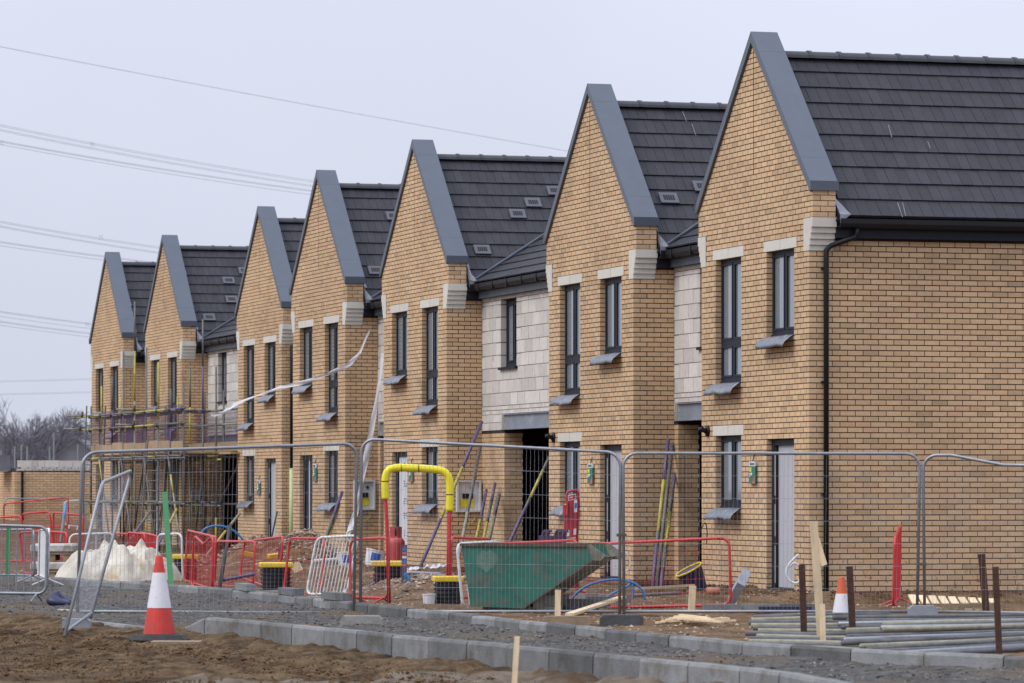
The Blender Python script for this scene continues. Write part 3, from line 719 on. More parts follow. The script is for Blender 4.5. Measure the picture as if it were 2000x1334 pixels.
# ---------------------------------------------------------------- fittings fixed to the houses
def onY(px, py, Y):
    t = (px-1000)/F; zc = Y / (-ST*t + CT); return at(px, py, zc)
def onX(px, py, X):
    t = (px-1000)/F; zc = X / (CT*t + ST); return at(px, py, zc)
def hloc(i): return Vector((LAT[i], AL[i], 0))
def lamp(i, s, z):
    m = MB(); m.tube([(-.004, s, z), (-.03, s, z)], .085, 14); m.tube([(-.03, s, z), (-.06, s, z+.005), (-.10, s, z+.02), (-.15, s, z+.02)], [.05, .035, .045, .03], 10)
    m.build('wall_lamp', BLACK, HS[i], smooth=True)
lamp(0, 4.2, 2.36); lamp(1, 4.2, 2.36)
def meter_box(i, px0, px1, py0, py1):
    a = onY(px0, py1, AL[i]) - hloc(i); b = onY(px1, py0, AL[i]) - hloc(i); x0, x1, z0, z1 = a.x, b.x, a.z, b.z; t = .03
    m = MB(); m.box(x0, x0+t, -.09, -.005, z0, z1).box(x1-t, x1, -.09, -.005, z0, z1).box(x0+t, x1-t, -.09, -.005, z1-t, z1).box(x0+t, x1-t, -.09, -.005, z0, z0+t).box(x0+t, x1-t, -.02, -.008, z0+t, z1-t)
    o = m.build('meter_box', WHITE, HS[i])
    h = z1-z0
    MB().box(x0+.08, x1-.12, -.032, -.022, z0+.09, z0+h*.42).build('yellow_notice', YEL, o)
    MB().box(x0+.12, x1-.14, -.06, -.022, z0+h*.43, z0+h*.58).build('terminal', BLACK, o)
    MB().tube([((x0+x1)/2+.07, -.02, z0+h*.75), ((x0+x1)/2+.07, -.035, z0+h*.75)], .035, 10).build('cable_hole', BLACK, o)
    c = Vector(((x0+x1)/2+.08, -.03, z0-.02))
    pts = [c+Vector((.16*math.sin(q*.9)*min(1, q/5)*(.6), -.02-.01*q, -.04*q+.10*math.cos(q*.9)*(q > 4))) for q in range(13)]
    MB().tube(pts, .007, 5).build('loose_cable', TYEL, o)
meter_box(2, 890, 937, 938, 1000); meter_box(3, 690, 731, 938, 996); meter_box(5, 372, 400, 958, 1004)
# rainwater pipe of the fifth house, its lower length sleeved in pale green
m = MB(); m.tube([(.62,-.19,5.08),(.6,-.18,4.93),(.3,-.07,4.8),(.22,-.07,4.7),(.22,-.07,1.9)], .045, 8); m.build('downpipe', BLACK, HS[4], smooth=True)
MB().tube([(.22,-.09,1.98),(.21,-.09,-.05)], .066, 10).build('pipe_sleeve', LIME, HS[4], smooth=True)
# small green cable tags hung on the walls
def cable_tag(i, px, py0, py1, label):
    p = onX(px, py0, LAT[i]); q = onX(px, py1, LAT[i]); h = p.z-q.z; wd = .13
    t = thing('cable_tag', label, 'tag', (LAT[i]-.03, p.y, p.z), group='green cable tags on the house fronts')
    def bx(name, y0, y1, z0, z1, m, d=0): MB().box(-.012-d, .012, y0, y1, z0, z1).build(name, m, t)
    bx('tag_body', -wd, wd, -h, -h*.22, TGREEN); bx('tag_header', -wd, wd, -h*.22+.001, 0, WHITE)
    MB().prism([(-wd, -h*.99), (-wd, -h*.62), (-.02, -h*.99)], lambda y, z: (-.0165, y, z), lambda y, z: (-.0125, y, z)).build('tag_corner', TRED, t)
    bx('tag_square', .02, wd-.03, -h*.46, -h*.27, YEL, .003)
    s = MB(); s.tube([(-.016,.07,-h*.52),(-.016,.05,-h*.66),(-.016,.07,-h*.70),(-.016,.09,-h*.64)], .008, 4); s.tube([(-.016,.02,-h*.50),(-.016,.0,-h*.66),(-.016,-.03,-h*.58),(-.016,0,-h*.56)], .008, 4); s.tube([(-.016,.10,-h*.585),(-.016,.03,-h*.57)], .006, 4)
    s.build('lettering', WHITE, t)
    b = MB()
    for n_ in range(5): b.box(-.0155, -.0125, -.08+n_*.035, -.06+n_*.035, -h*.17, -h*.07)
    b.build('barcode', INK, t)
    MB().tube([(0,0,0),(.01,-.02,.07),(.02,-.03,.1)], .008, 5).build('tail', BLACK, t)
cable_tag(0, 1474, 901, 945, 'green tag on the nearest house, between its door and window')
cable_tag(1, 1157, 905, 945, 'green tag beside the door of the second nearest house')
cable_tag(2, 806, 906, 941, 'green tag half hidden behind the yellow padded arch')
cable_tag(3, 618, 906, 940, 'green tag by the dark door of the fourth house')
cable_tag(4, 508, 938, 966, 'green tag by the white door of the fifth house')

# ---------------------------------------------------------------- temporary fences
def heras(B0, T0, T1, B1, label, sag=None, mesh=True, pitch=.05):
    t = thing('mesh_fence_panel', label, 'fence panel', B0, group='steel mesh fence panels')
    u = (T1-T0).normalized(); a0 = (T0-B0).normalized(); a1 = (T1-B1).normalized(); r = .17
    pts = [B0] + [T0 - a0*r + (u*r + a0*r) * 0]
    for k in range(1, 6):
        g = k/6*math.pi/2; pts.append(T0 - a0*r + u*r - u*(r*math.cos(g)) + a0*(r*math.sin(g)))
    pts.append(T0 + u*r)
    if sag:
        for f_, dz in sag: pts.append(T0 + (T1-T0)*f_ + Vector((0, 0, dz)))
    pts.append(T1 - u*r)
    for k in range(1, 6):
        g = k/6*math.pi/2; pts.append(T1 - a1*r - u*r + u*(r*math.sin(g)) + a1*(r*math.cos(g)))
    pts += [T1 - a1*r, B1]
    MB().tube(pts, .0195, 8).build('frame', GALV, t, smooth=True, world=True)
    lo0, lo1 = B0 + a0*.06, B1 + a1*.06
    MB().tube([lo0, lo1], .017, 8).build('bottom_rail', GALV, t, smooth=True, world=True)
    if mesh:
        wv = MB(); n = int((T1-T0).length/pitch); nr = Vector((u.y, -u.x, 0))
        for k in range(1, n):
            f_ = k/n; b = lo0 + (lo1-lo0)*f_; tp = T0 + (T1-T0)*f_; ce = 0
            if sag: ce = -.05
            dd = min(f_, 1-f_)*(T1-T0).length
            if dd < r: ce = -(r - math.sqrt(max(0, r*r-(r-dd)**2)))
            wv.tube([b, tp + a0*ce], .0017, 3)
        for k in range(1, 7):
            f_ = k/7; wv.tube([lo0 + (T0-lo0)*f_, lo1 + (T1-lo1)*f_], .0019, 3)
        wv.build('wire_mesh', WIRE, t, kind='stuff', world=True)
    return t
def zc_of(py, z=0): return (EZ-z)*F/(py-HZ)
f1 = heras(at(151,1204,48.3), at(161,884,48.3), at(697,866,49.5), at(691,1207,49.5), 'leftmost upright mesh fence panel, in front of the white tarpaulin heap')
f2 = heras(at(704,1204,49.5), at(706,857,49.5), at(1212,884,48.7), at(1210,1204,48.7), 'mesh fence panel in front of the green skip')
f3 = heras(at(1219,1204,48.7), at(1217,885,48.7), at(1797,886,48.6), at(1791,1204,48.6), 'mesh fence panel in front of the nearest house door')
f4 = heras(at(1806,1204,48.6), at(1803,889,48.6), at(2370,889,47.4), at(2368,1212,47.4), 'rightmost mesh fence panel with a bent, sagging top rail', sag=[(.1, 0), (.28, -.115), (.36, -.12), (.7, -.04)])
heras(at(126,1243,41.9), at(199,943,43.0), at(257,919,46.3), at(177,1206,45.2), 'mesh fence panel leaning over, seen nearly edge on', pitch=.16)
heras(at(8,1040,117), at(8,973,117), at(165,977,119), at(165,1038,119), 'small far mesh fence panel along the unfinished wall', mesh=False)
def clamp(p, label):
    c = MB(); c.obox(p, Vector((CT,-ST,0))*.06, Vector((ST,CT,0))*.026, Vector((0,0,.017)))
    tag(c.build('fence_clamp', CLIP), label, 'clamp', 'clamps joining the fence panels')
clamp(at(699,1093,49.47), 'steel clamp joining the fence panels left of the yellow arch')
clamp(at(1214,1045,48.66), 'steel clamp joining the fence panels beside the skip')
clamp(at(1800,1102,48.56), 'steel clamp joining the two rightmost fence panels')
def foot(p, label, m, wx, wy, h):
    q = MB(); prof = [(-wx/2, 0), (wx/2, 0), (wx/2, h*.75), (wx/2-.04, h), (-wx/2+.04, h), (-wx/2, h*.75)]
    r = Vector((CT,-ST,0)); a = Vector((ST,CT,0)); p = Vector(p)
    q.prism(prof, lambda x, z: p + r*x - a*wy/2 + Vector((0,0,z)), lambda x, z: p + r*x + a*wy/2 + Vector((0,0,z)))
    tag(q.build('ballast_block', m), label, 'ballast block', 'ballast blocks under the fence panels')
foot(gp(706,1226), 'pale concrete block foot under the fence panels left of the skip', CONC, .46, .24, .13)
foot(gp(1214,1222), 'black rubber foot under the fence panels beside the skip', RUBG, .48, .24, .12)
foot(gp(1802,1206), 'grey rubber foot under the two rightmost fence panels', SLATE, .34, .2, .14)
foot(gp(150,1226), 'grey foot under the leftmost upright fence panel', SLATE, .3, .2, .1)

# ---------------------------------------------------------------- pedestrian barriers
BG = 'site barriers'
def barrier(T0, T1, B0, B1, zc0, zc1, label, m, style='mesh', zt=None, dent=None, feet=True, r=.019, gap=.075, red=None):
    B0, B1 = at(*B0, zc0), at(*B1, zc1)
    T0, T1 = at(*T0, (zt or (zc0, zc1))[0]), at(*T1, (zt or (zc0, zc1))[1])
    t = thing('pedestrian_barrier', label, 'barrier', B0, group=BG)
    u = (T1-T0).normalized(); a0 = (T0-B0).normalized(); a1 = (T1-B1).normalized(); R_ = .11; pts = []
    def corner(P, e1, e2):
        return [P + e1*R_*(1-math.sin(k/5*math.pi/2)) + e2*R_*(1-math.cos(k/5*math.pi/2)) for k in range(6)]
    pts += corner(B0, u, a0)[0:1][:0]
    pts += [P for P in corner(B0, u, a0)] + [P for P in corner(T0, -a0, u)]
    if dent:
        f_, dz = dent; pts.append(T0 + (T1-T0)*f_ + Vector((0,0,dz)))
    pts += [P for P in corner(T1, -u, -a1)] + [P for P in corner(B1, a1, -u)]
    MB().tube(pts, r, 7, closed=True).build('frame', m, t, smooth=True, world=True)
    q = MB(); Ls = (T1-T0).length; H_ = (T0-B0).length
    if style == 'bars':
        n = max(3, int(Ls/gap/2))
        for k in range(1, n): f_ = k/n; q.tube([B0+(B1-B0)*f_, T0+(T1-T0)*f_], .0085, 5)
        q.build('bars', m, t, world=True)
    else:
        n = int(Ls/gap)
        for k in range(1, n): f_ = k/n; q.tube([B0+(B1-B0)*f_, T0+(T1-T0)*f_ + (Vector((0,0,dent[1]*(1-abs(f_-dent[0])*2))) if dent else Vector())], .0018, 3)
        for k in range(1, 5): f_ = k/5; q.tube([B0+(T0-B0)*f_, B1+(T1-B1)*f_], .0018, 3)
        q.build('wire_mesh', m, t, kind='stuff', world=True)
    if feet:
        nr = Vector((u.y, -u.x, 0)).normalized()
        for P in (B0, B1):
            e = u*.12 if P is B0 else -u*.12
            for s in (-1, 1): MB().tube([P+e, P+e*1.1+nr*s*.24+Vector((0,0,-.10))], .014, 6).build('foot', m, t, world=True)
    return t
barrier((1096,1066),(1424,1050),(1104,1189),(1428,1181),52.4,51.6,'long red mesh barrier right of the green skip',RED, gap=.11)
barrier((955,1063),(1128,1055),(955,1152),(1130,1145),57,55.5,'red mesh barrier with its top rail showing behind the skip',RED)
barrier((880,1050),(956,1053),(880,1167),(958,1168),54.2,56,'red mesh barrier joined to the right post of the yellow arch',RED)
barrier((684,1054),(758,1050),(684,1167),(759,1168),54.8,54.2,'red mesh barrier joined to the left post of the yellow arch',RED)
barrier((478,1058),(553,1048),(468,1128),(543,1153),66,61.5,'red mesh barrier leaning left beside the black chamber',RED)
barrier((566,1051),(636,1052),(554,1156),(626,1160),60,59,'red mesh barrier behind the leaning white barrier',RED)
barrier((424,1057),(499,1058),(418,1142),(494,1149),65,63,'red mesh barrier in front of the red spoil heap',RED)
barrier((367,1036),(422,1049),(359,1133),(416,1151),67,62,'tall red mesh barrier beside the white mesh barrier',RED)
barrier((378,1048),(417,1049),(374,1146),(414,1150),62.6,61.6,'buckled red mesh barrier with a V shaped dent in its top',RED, dent=(.5,-.11))
barrier((308,1044),(355,1042),(305,1138),(357,1138),66,65.5,'white mesh barrier behind the green strip',WHITE, gap=.12)
barrier((220,1042),(264,1043),(220,1116),(268,1116),77,76,'red mesh barrier just behind the tarpaulin heap',RED)
barrier((275,1040),(307,1047),(272,1114),(307,1122),77,73,'red barred barrier between tarpaulin heap and white mesh barrier',RED,'bars')
barrier((619,1050),(700,1046),(598,1161),(677,1160),57.8,57.2,'white barred barrier leaning over by the black chamber',WHITE,'bars',feet=False,gap=.035)
barrier((-70,1024),(93,1029),(-70,1157),(90,1160),52.5,52.3,'galvanised steel barred barrier at the left edge of the site',GALV,'bars',gap=.05,r=.021)
barrier((77,1036),(96,1033),(75,1122),(93,1130),67,62,'white barred barrier seen end on behind the galvanised one',WHITE,'bars')
barrier((38,1040),(78,1038),(48,1120),(86,1119),70,69,'red mesh barrier behind the galvanised barrier, leaning right',RED)
barrier((94,1038),(131,1041),(94,1119),(131,1117),74,73,'red barred barrier behind the wrapped pallets',RED,'bars')
barrier((136,1044),(222,1041),(136,1118),(222,1118),74.5,74.5,'long dull white barrier behind the tarpaulin heap',WHITE,'bars',gap=.08)
barrier((7,984),(133,971),(8,1036),(134,1027),112,111,'far red mesh barrier in front of the unfinished brick wall',RED)
barrier((42,1004),(97,999),(50,1097),(108,1098),85,84,'red mesh barrier between the far barriers and the pallets',RED)
barrier((125,979),(160,977),(127,1027),(161,1028),112,112,'far white mesh barrier at the foot of the scaffolding',WHITE)
barrier((1748,1050),(1759,1026),(1744,1181),(1756,1166),52,54.5,'red barred barrier seen edge on against the long side wall',RED,'bars')
barrier((892,1062),(975,1058),(904,1189),(985,1184),52.6,53.4,'white barred barrier standing behind the green skip',WHITE,'bars')
barrier((-30,1036),(66,1034),(-30,1122),(68,1124),64,62,'dull steel mesh barrier second from the left edge',GALV,'mesh',gap=.05)

def crv(P, n=6):
    Q = []
    for i in range(len(P)-1):
        p0, p1, p2, p3 = P[max(i-1,0)], P[i], P[i+1], P[min(i+2, len(P)-1)]
        for k in range(n):
            t_ = k/n; Q.append(.5*((2*p1) + (p2-p0)*t_ + (2*p0-5*p1+4*p2-p3)*t_*t_ + (3*p1-p0-3*p2+p3)*t_**3))
    return Q + [P[-1]]
barrier((104,1001),(162,1006),(106,1088),(163,1090),88,86,'red mesh barrier partly behind the leftmost upright fence panel',RED)
barrier((-20,1012),(42,1008),(-18,1096),(48,1095),86,85,'red mesh barrier cut by the left edge of the frame',RED)
barrier((250,1040),(283,1043),(252,1118),(284,1120),75,73.5,'red barred barrier half hidden by the tarpaulin heap',RED,'bars')
# yellow padded arch on red posts
zA = 54.0
ar = thing('padded_arch', 'tall red post arch with yellow foam padding over its top', 'arch', at(760,1178,zA))
pts = [at(760,1180,zA), at(757,1050,zA), at(753,975,zA), at(752,940,zA), at(757,921,zA), at(770,914,zA), at(800,914,zA), at(850,917,zA), at(868,922,zA), at(877,935,zA), at(879,960,zA), at(877,1050,zA), at(874,1183,zA)]
MB().tube(pts, .026, 8).build('posts', RED, ar, smooth=True, world=True)
MB().tube(crv(pts[2:11] + [at(878,998,zA)]), .052, 12).build('foam_sleeve', YEL, ar, smooth=True, world=True)
for p_, q_ in ((pts[3], pts[2]), (at(784,914,zA), at(785,914,zA)), (at(818,915,zA), at(819,915,zA)), (at(879,966,zA), at(879,967,zA))):
    d_ = (q_-p_).normalized()*.006; MB().tube([p_-d_, p_+d_], .0545, 12).build('tape', BLACK, ar, world=True)

# ---------------------------------------------------------------- green tipping skip
r0, a0 = Vector((CT,-ST,0)), Vector((ST,CT,0)); ph = R(17)
e1, e2 = r0*math.cos(ph) - a0*math.sin(ph), r0*math.sin(ph) + a0*math.cos(ph)
O = at(901, 1196, 50.9); O.z = .03
prof = [(0,.78),(1.60,.78),(1.69,.60),(.80,.0),(.12,.02)]; D = .92
def S(u, z, d): return O + e1*u + e2*d + Vector((0,0,z))
sk = thing('tipping_skip', 'dented dark green tipping skip with sloping front, beside the road edging', 'skip', O)
for d0, d1, nm, mm in ((0,.012,'side_plate',SKIPG), (D-.012,D,'side_plate',SKIPG)):
    MB().prism(prof, lambda u, z: S(u, z, d0), lambda u, z: S(u, z, d1)).build(nm, mm, sk, world=True)
def plate(name, p, q, m, t=.012, ext=0):
    n = Vector((-(q[1]-p[1]), q[0]-p[0])).normalized()*t
    MB().prism([p, q, (q[0]+n.x, q[1]+n.y), (p[0]+n.x, p[1]+n.y)], lambda u, z: S(u, z, .013-ext), lambda u, z: S(u, z, D-.013+ext)).build(name, m, sk, world=True)
plate('sloping_front', (.80,.0), (1.75,.64), SKIPD); plate('floor', (.12,.02), (.80,.0), SKIPD); plate('back_plate', (0,.78), (.12,.02), SKIPD)
MB().prism([(1.69,.60),(1.60,.78),(1.66,.80),(1.86,.66),(1.80,.60)], lambda u, z: S(u, z, .0135), lambda u, z: S(u, z, .03)).build('spout_cheek', SKIPD, sk, world=True)
MB().prism([(1.69,.60),(1.60,.78),(1.66,.80),(1.86,.66),(1.80,.60)], lambda u, z: S(u, z, D-.03), lambda u, z: S(u, z, D-.0135)).build('spout_cheek', SKIPD, sk, world=True)
rim = MB(); rim.bar(S(0,.785,-.008), S(1.62,.785,-.008), .03, .035).bar(S(0,.785,D+.008), S(1.62,.785,D+.008), .03, .035).bar(S(-.005,.785,0), S(-.005,.785,D), .035, .03)
rim.build('rim', SKIPE, sk, world=True)
ed = MB(); ed.bar(S(.80,.0,-.004), S(1.69,.60,-.004), .012, .02, up=(0,0,1)); ed.build('edge_strip', SKIPE, sk, world=True)
bs = MB(); bs.bar(S(.25,-.02,.15), S(1.25,-.02,.15), .1, .08).bar(S(.25,-.02,D-.15), S(1.25,-.02,D-.15), .1, .08).bar(S(1.02,.0,.2), S(1.02,.16,.2), .1, .3).bar(S(1.02,.0,D-.2), S(1.02,.16,D-.2), .1, .3)
bs.build('base_frame', SKIPD, sk, world=True)
MB().grid(10, 8, lambda u, v: S(.06+1.35*u, .50+.07*fr3(u*5, v*4, 1.0)+.02*u, .02+(D-.04)*v)).build('mixed_waste', SKIPD, sk, smooth=True, world=True)
PATCH = mat('faded_paint', (.085,.15,.12), .6, .3, 9)
sp_ = MB(); sp_.grid(36, 1, lambda u, v: (O + e1*(.33+.13*math.cos(u*6.283)*v*(1+.14*math.sin(u*12.57+1)+.1*math.sin(u*31.4))) + e2*(-.002) + Vector((0,0,.60+.13*math.sin(u*6.283)*v*(1+.12*math.sin(u*18.85)+.1*math.sin(u*43.98))))))
sp_.build('overpaint_patch', PATCH, sk, world=True)

ORD = 'first second third fourth fifth sixth seventh eighth ninth tenth eleventh twelfth thirteenth fourteenth'.split()
# ---------------------------------------------------------------- scaffolding across the sixth and seventh houses
def xy_on(px, X): p = onX(px, HZ, X); return p.y
XO, XI = 19.7, 20.5
Ya, Yb = 94.6, xy_on(178, XO)
scf = thing('scaffold', 'tube scaffolding with yellow and purple tubes across the two farthest houses', 'scaffold', (XO, Ya, 0))
def stube(name, a, b, bands, r=.024, n=8):
    """tube from a to b painted in bands of (fraction, material)"""
    a, b = Vector(a), Vector(b); mb = MB(); mats = []; f0 = 0
    for f1_, m_ in bands:
        if m_ not in mats: mats.append(m_)
        mb.tube([a+(b-a)*f0, a+(b-a)*f1_], r, n, mi=mats.index(m_)); f0 = f1_
    return mb, mats
def spart(name, a, b, bands, r=.024):
    mb, mats = stube(name, a, b, bands, r); return mb.build(name, mats, scf, smooth=True, world=True)
SCH = [[(.7,TUBE),(1,TYEL)], [(1,TUBE)], [(.2,TYEL),(1,TUBE)], [(.6,TUBE),(.8,PURP),(1,TUBE)], [(.6,TOLD),(.8,TYEL),(1,TUBE)]]
nb = 8; ysc = [Ya + .1 + (Yb-Ya-.1)*k/nb for k in range(nb+1)]
tops = [4.0, 3.9, 4.6, 5.0, 6.2, 5.0, 4.4, 4.2, 3.7]
rs = random.Random(5)
for k, y in enumerate(ysc):
    spart('standard', (XO, y, gz(XO, y)-.05), (XO, y, tops[k]), SCH[(k*2+1) % 5])
    spart('standard', (XI, y+.08, gz(XI, y)-.05), (XI, y+.08, tops[(k+3) % 9]-.6), SCH[(k+2) % 5])
    spart('transom', (XO-.25, y+.06, 2.30), (XI+.12, y+.06, 2.30), SCH[k % 5]); spart('transom', (XO-.3, y+.05, 1.2), (XI+.1, y+.05, 1.2), SCH[(k+3) % 5])
    for z in (1.16, 2.33, 3.07, 3.42): spart('coupler', (XO-.045, y, z-.05), (XO-.045, y, z+.05), [(1, CLIP)], .032)
for z, e, sch in ((1.16, .2, [(.3,TUBE),(.5,TYEL),(.8,TUBE),(1,TYEL)]), (2.25, .1, [(1,TUBE)]), (3.07, 2.4, [(.25,TUBE),(.5,TYEL),(.8,TUBE),(.9,TYEL),(1,TUBE)]), (3.42, 2.9, [(.15,PURP),(.42,TYEL),(.6,TUBE),(.72,PURP),(.93,TYEL),(1,TUBE)])):
    spart('ledger', (XO-.03, Ya-.2, z), (XO-.03, Yb+e, z+.02), sch)
    spart('ledger', (XI+.03, Ya-.2, z-.04), (XI+.03, Yb+e*.4, z-.03), SCH[int(z*10) % 5])
for y, z in ((Yb+1.0, 3.47), (Yb+1.3, 3.12), (ysc[4]-.2, 3.5), (ysc[4]-.1, 3.12)):      # short tubes pointing along the wall
    spart('stub_tube', (XO-.5, y, z), (XI-.3, y+.1, z-.02), [(.6,TOLD),(1,TYEL)]); spart('coupler', (XO-.06, y-.05, z-.06), (XO-.06, y-.05, z+.1), [(1,CLIP)], .035)
for k in range(nb):
    a, b = ysc[k], ysc[k+1]
    up_ = k % 2 == 0
    if k % 2 == 0 or k == 3: spart('brace', (XO-.06, a if up_ else b, .1), (XO-.06, b if up_ else a, 2.3), SCH[(k+4) % 5])
    
    if k % 3 == 1: spart('brace', (XI+.06, a, 2.25), (XI+.06, b, .2), SCH[(k+1) % 5])
    spart('transom', (XO-.2, (a+b)/2, 2.31), (XI+.1, (a+b)/2, 2.31), SCH[1]); spart('transom', (XO-.15, (a+b)/2, 3.38), (XI+.1, (a+b)/2, 3.38), SCH[3])
    MB().box(XO-.005, XO+.025, a+.02, b-.02, 2.42+.01*(k % 2), 2.66+.02*(k % 3)).build('toe_board', PLANK, scf, world=True)
    for q in range(4): MB().box(XO+.09+.225*q, XO+.305+.225*q, a+.01, b-.01, 2.36, 2.398).build('scaffold_board', PLANK, scf, world=True)
    g = MB(); n = int((b-a)/.13) if k != 3 else int((b-a)/.08)
    for q in range(n+1): y = a+.06+(b-a-.12)*q/n; g.tube([(XO+.03, y, 2.45), (XO+.03, y, 3.5)], .0055, 4)
    for q in range(9): z = 2.45+1.05*q/8; g.tube([(XO+.03, a+.06, z), (XO+.03, b-.06, z)], .0055, 4)
    g.build('brick_guard', PURG, scf, kind='stuff', world=True)
    if k in (1, 4, 5, 7): MB().box(XO+.036, XO+.042, a+.25, a+1.3 if k == 4 else a+.6, 2.68, 3.3).build('guard_plate', PURG, scf, world=True)
XL = 21.05                                                                           # the lift in front of the link beside the fifth house
for z, sch in ((1.16, SCH[0]), (2.28, SCH[1]), (3.07, SCH[4]), (3.42, SCH[2])): spart('ledger', (XL, 93.2, z), (XL, 100, z), sch)
for y in (94.4, 96.6, 98.8): spart('standard', (XL+.03, y, 0), (XL+.03, y, 3.9), SCH[int(y) % 5])
spart('brace', (XL-.05, 94.4, 2.2), (XL-.05, 98.6, .3), SCH[1])
MB().box(XL-.06, XL-.03, 93.4, 100, 2.42, 2.65).build('toe_board', PLANK, scf, world=True)
MB().box(XL-.5, XL-.07, 93.4, 100, 2.34, 2.39).build('scaffold_board', PLANK, scf, world=True)
g = MB()
for q in range(50): y = 93.4+6.6*q/50; g.tube([(XL+.05, y, 2.66), (XL+.05, y, 3.45)], .0055, 4)
for q in range(8): z = 2.66+.79*q/7; g.tube([(XL+.05, 93.4, z), (XL+.05, 100, z)], .0055, 4)
g.build('brick_guard', PURG, scf, kind='stuff', world=True)
# ladders standing in the scaffold
def ladder(p, q, wv, label, n=14):
    t = thing('ladder', label, 'ladder', p, group='ladders in the scaffold'); p, q = Vector(p), Vector(q); wv = Vector(wv)
    for s in (0, 1): MB().tube([p+wv*s, q+wv*s], .02, 6).build('stile', TUBE, t, world=True)
    for k in range(1, n): f_ = k/n; MB().tube([p+(q-p)*f_, p+(q-p)*f_+wv], .013, 5).build('rung', TUBE, t, world=True)
yl = Yb - .55
ladder((XO-.35, yl, .1), (XO-.2, yl+.1, 3.7), (.42, -.42, 0), 'aluminium ladder at the left end of the scaffolding')
yl = ysc[2]+.6
ladder((XO-.35, yl, 0), (XO-.1, yl+.2, 2.7), (.4, -.42, 0), 'aluminium ladder in the middle of the scaffolding', 11)

# ---------------------------------------------------------------- loose scaffold tubes leaning on the walls
def pole(a, b, bands, label, r=.025):
    mb, mats = stube('scaffold_tube', Vector((0,0,0)), b-a, bands, r)
    o = mb.build('scaffold_tube', mats, smooth=True); o.location = a
    tag(o, label, 'scaffold tube', 'loose scaffold tubes leaning on the houses')
pole(at(819,1112,70), at(941,824,73.2), [(.33,PURP),(.68,TYEL),(1,PURP)], 'long purple and yellow tube leaning across behind the yellow arch', .03)
pole(at(896,1090,70), at(938,872,73.1), [(.4,TOLD),(1,TUBE)], 'grey tube leaning in front of the white meter box', .03)
pole(at(926,1075,71.5), at(950,957,72.8), [(.5,TYEL),(1,PURP)], 'shorter yellow and purple tube right of the white meter box', .028)
pole(at(941,1072,71.5), at(967,944,72.6), [(.4,TYEL),(.7,TUBE),(1,PURP)], 'purple tipped yellow tube, middle of three by the meter box', .028)
pole(at(951,1072,71.5), at(975,965,72.4), [(.6,TOLD),(1,TUBE)], 'thick speckled grey tube, rightmost of three by the meter box', .036)
pole(at(990,1070,68), at(1073,893,69.5), [(.42,PURP),(.55,TUBE),(.85,TYEL),(1,TUBE)], 'slanting tube with yellow band across the dark passage', .028)
pole(at(1274,1149,61), at(1305,859,63), [(.28,PURP),(.38,TUBE),(.72,TYEL),(1,PURP)], 'tall tube with yellow middle beside the second house', .028)
pole(at(1283,1147,61.3), at(1317,831,63.6), [(1,TUBE)], 'tallest plain grey tube beside the second house', .028)
pole(at(1291,1147,61), at(1318,924,63.3), [(.15,PURP),(.35,TUBE),(.65,TYEL),(.85,TUBE),(1,PURP)], 'shorter tube with yellow band and purple ends beside the second house', .028)
pole(at(628,1075,79), at(668,961,80.4), [(.6,TUBE),(1,PURP)], 'grey and purple tube leaning beside the fourth house', .035)
pole(at(634,1075,79), at(662,985,80.3), [(1,TYEL)], 'short yellow tube leaning beside the fourth house', .035)
pole(at(394,1097,82), at(468,1003,86), [(.35,TOLD),(.62,TYEL),(.75,BLACK),(1,TOLD)], 'yellow and grey tube leaning on the left corner of the fifth house', .028)
pole(at(428,1153,62), at(449,1028,66), [(1,RUBBER)], 'dark pipe standing between the red mesh barriers', .03)
pole(at(523,1085,86), at(541,1000,88), [(1,FRAME)], 'thin dark bar leaning in the doorway of the fifth house', .018)
pole(at(118,1060,80), at(128,985,82), [(.6,TUBE),(1,BLUE)], 'blue topped tube leaning left of the scaffolding', .03)
pole(at(300,1080,90), at(345,995,93), [(.5,PURP),(1,TYEL)], 'purple and yellow tube at the foot of the scaffolding', .03)
pole(at(235,1082,88), at(292,1000,92), [(.7,PURP),(1,TUBE)], 'purple tube leaning low behind the tarpaulin heap', .03)

# ---------------------------------------------------------------- torn plastic strips
def strip(pts, zcs, wd, label, seed):
    r_ = random.Random(seed); P = [at(x, y, z) for (x, y), z in zip(pts, zcs)]; Q = []
    for a, b in zip(P, P[1:]):
        for k in range(6): Q.append(a.lerp(b, k/6))
    Q.append(P[-1]); mb = MB(); n = len(Q); vs = []
    for i, p in enumerate(Q):
        t = (Q[min(i+1, n-1)] - Q[max(i-1, 0)]).normalized(); tw = .6*math.sin(i*.16+seed) + .4
        s1 = t.cross(a0).normalized(); s2 = t.cross(s1); d = s1*math.cos(tw) + s2*math.sin(tw)
        w_ = wd*(.6+.5*abs(math.sin(i*.21+seed))+.15*r_.random())
        for j in range(4): vs.append(p + d*w_*(j/3-.5) + s2*.018*math.sin(j*2+i*.8))
    mb.add(vs, [(i*4+j, i*4+j+1, i*4+j+5, i*4+j+4) for i in range(n-1) for j in range(3)])
    o = mb.build('plastic_strip', FILMC, smooth=True)
    tag(o, label, 'plastic strip', 'torn plastic strips')
strip([(727,606),(724,640),(702,690),(681,712),(640,731),(600,745),(548,757),(500,773),(458,790),(436,806),(412,812)], [81.3,81,80,79.5,79.3,79.3,79.3,79.3,79.3,79.3,79.3], .075, 'torn white plastic strip blowing left from a gutter', 1)
strip([(748,690),(736,780),(722,860),(708,930),(695,1000),(679,1046)], [80,79.9,79.8,79.6,79.5,79.2], .1, 'white plastic strip hanging down beside the meter box', 2)

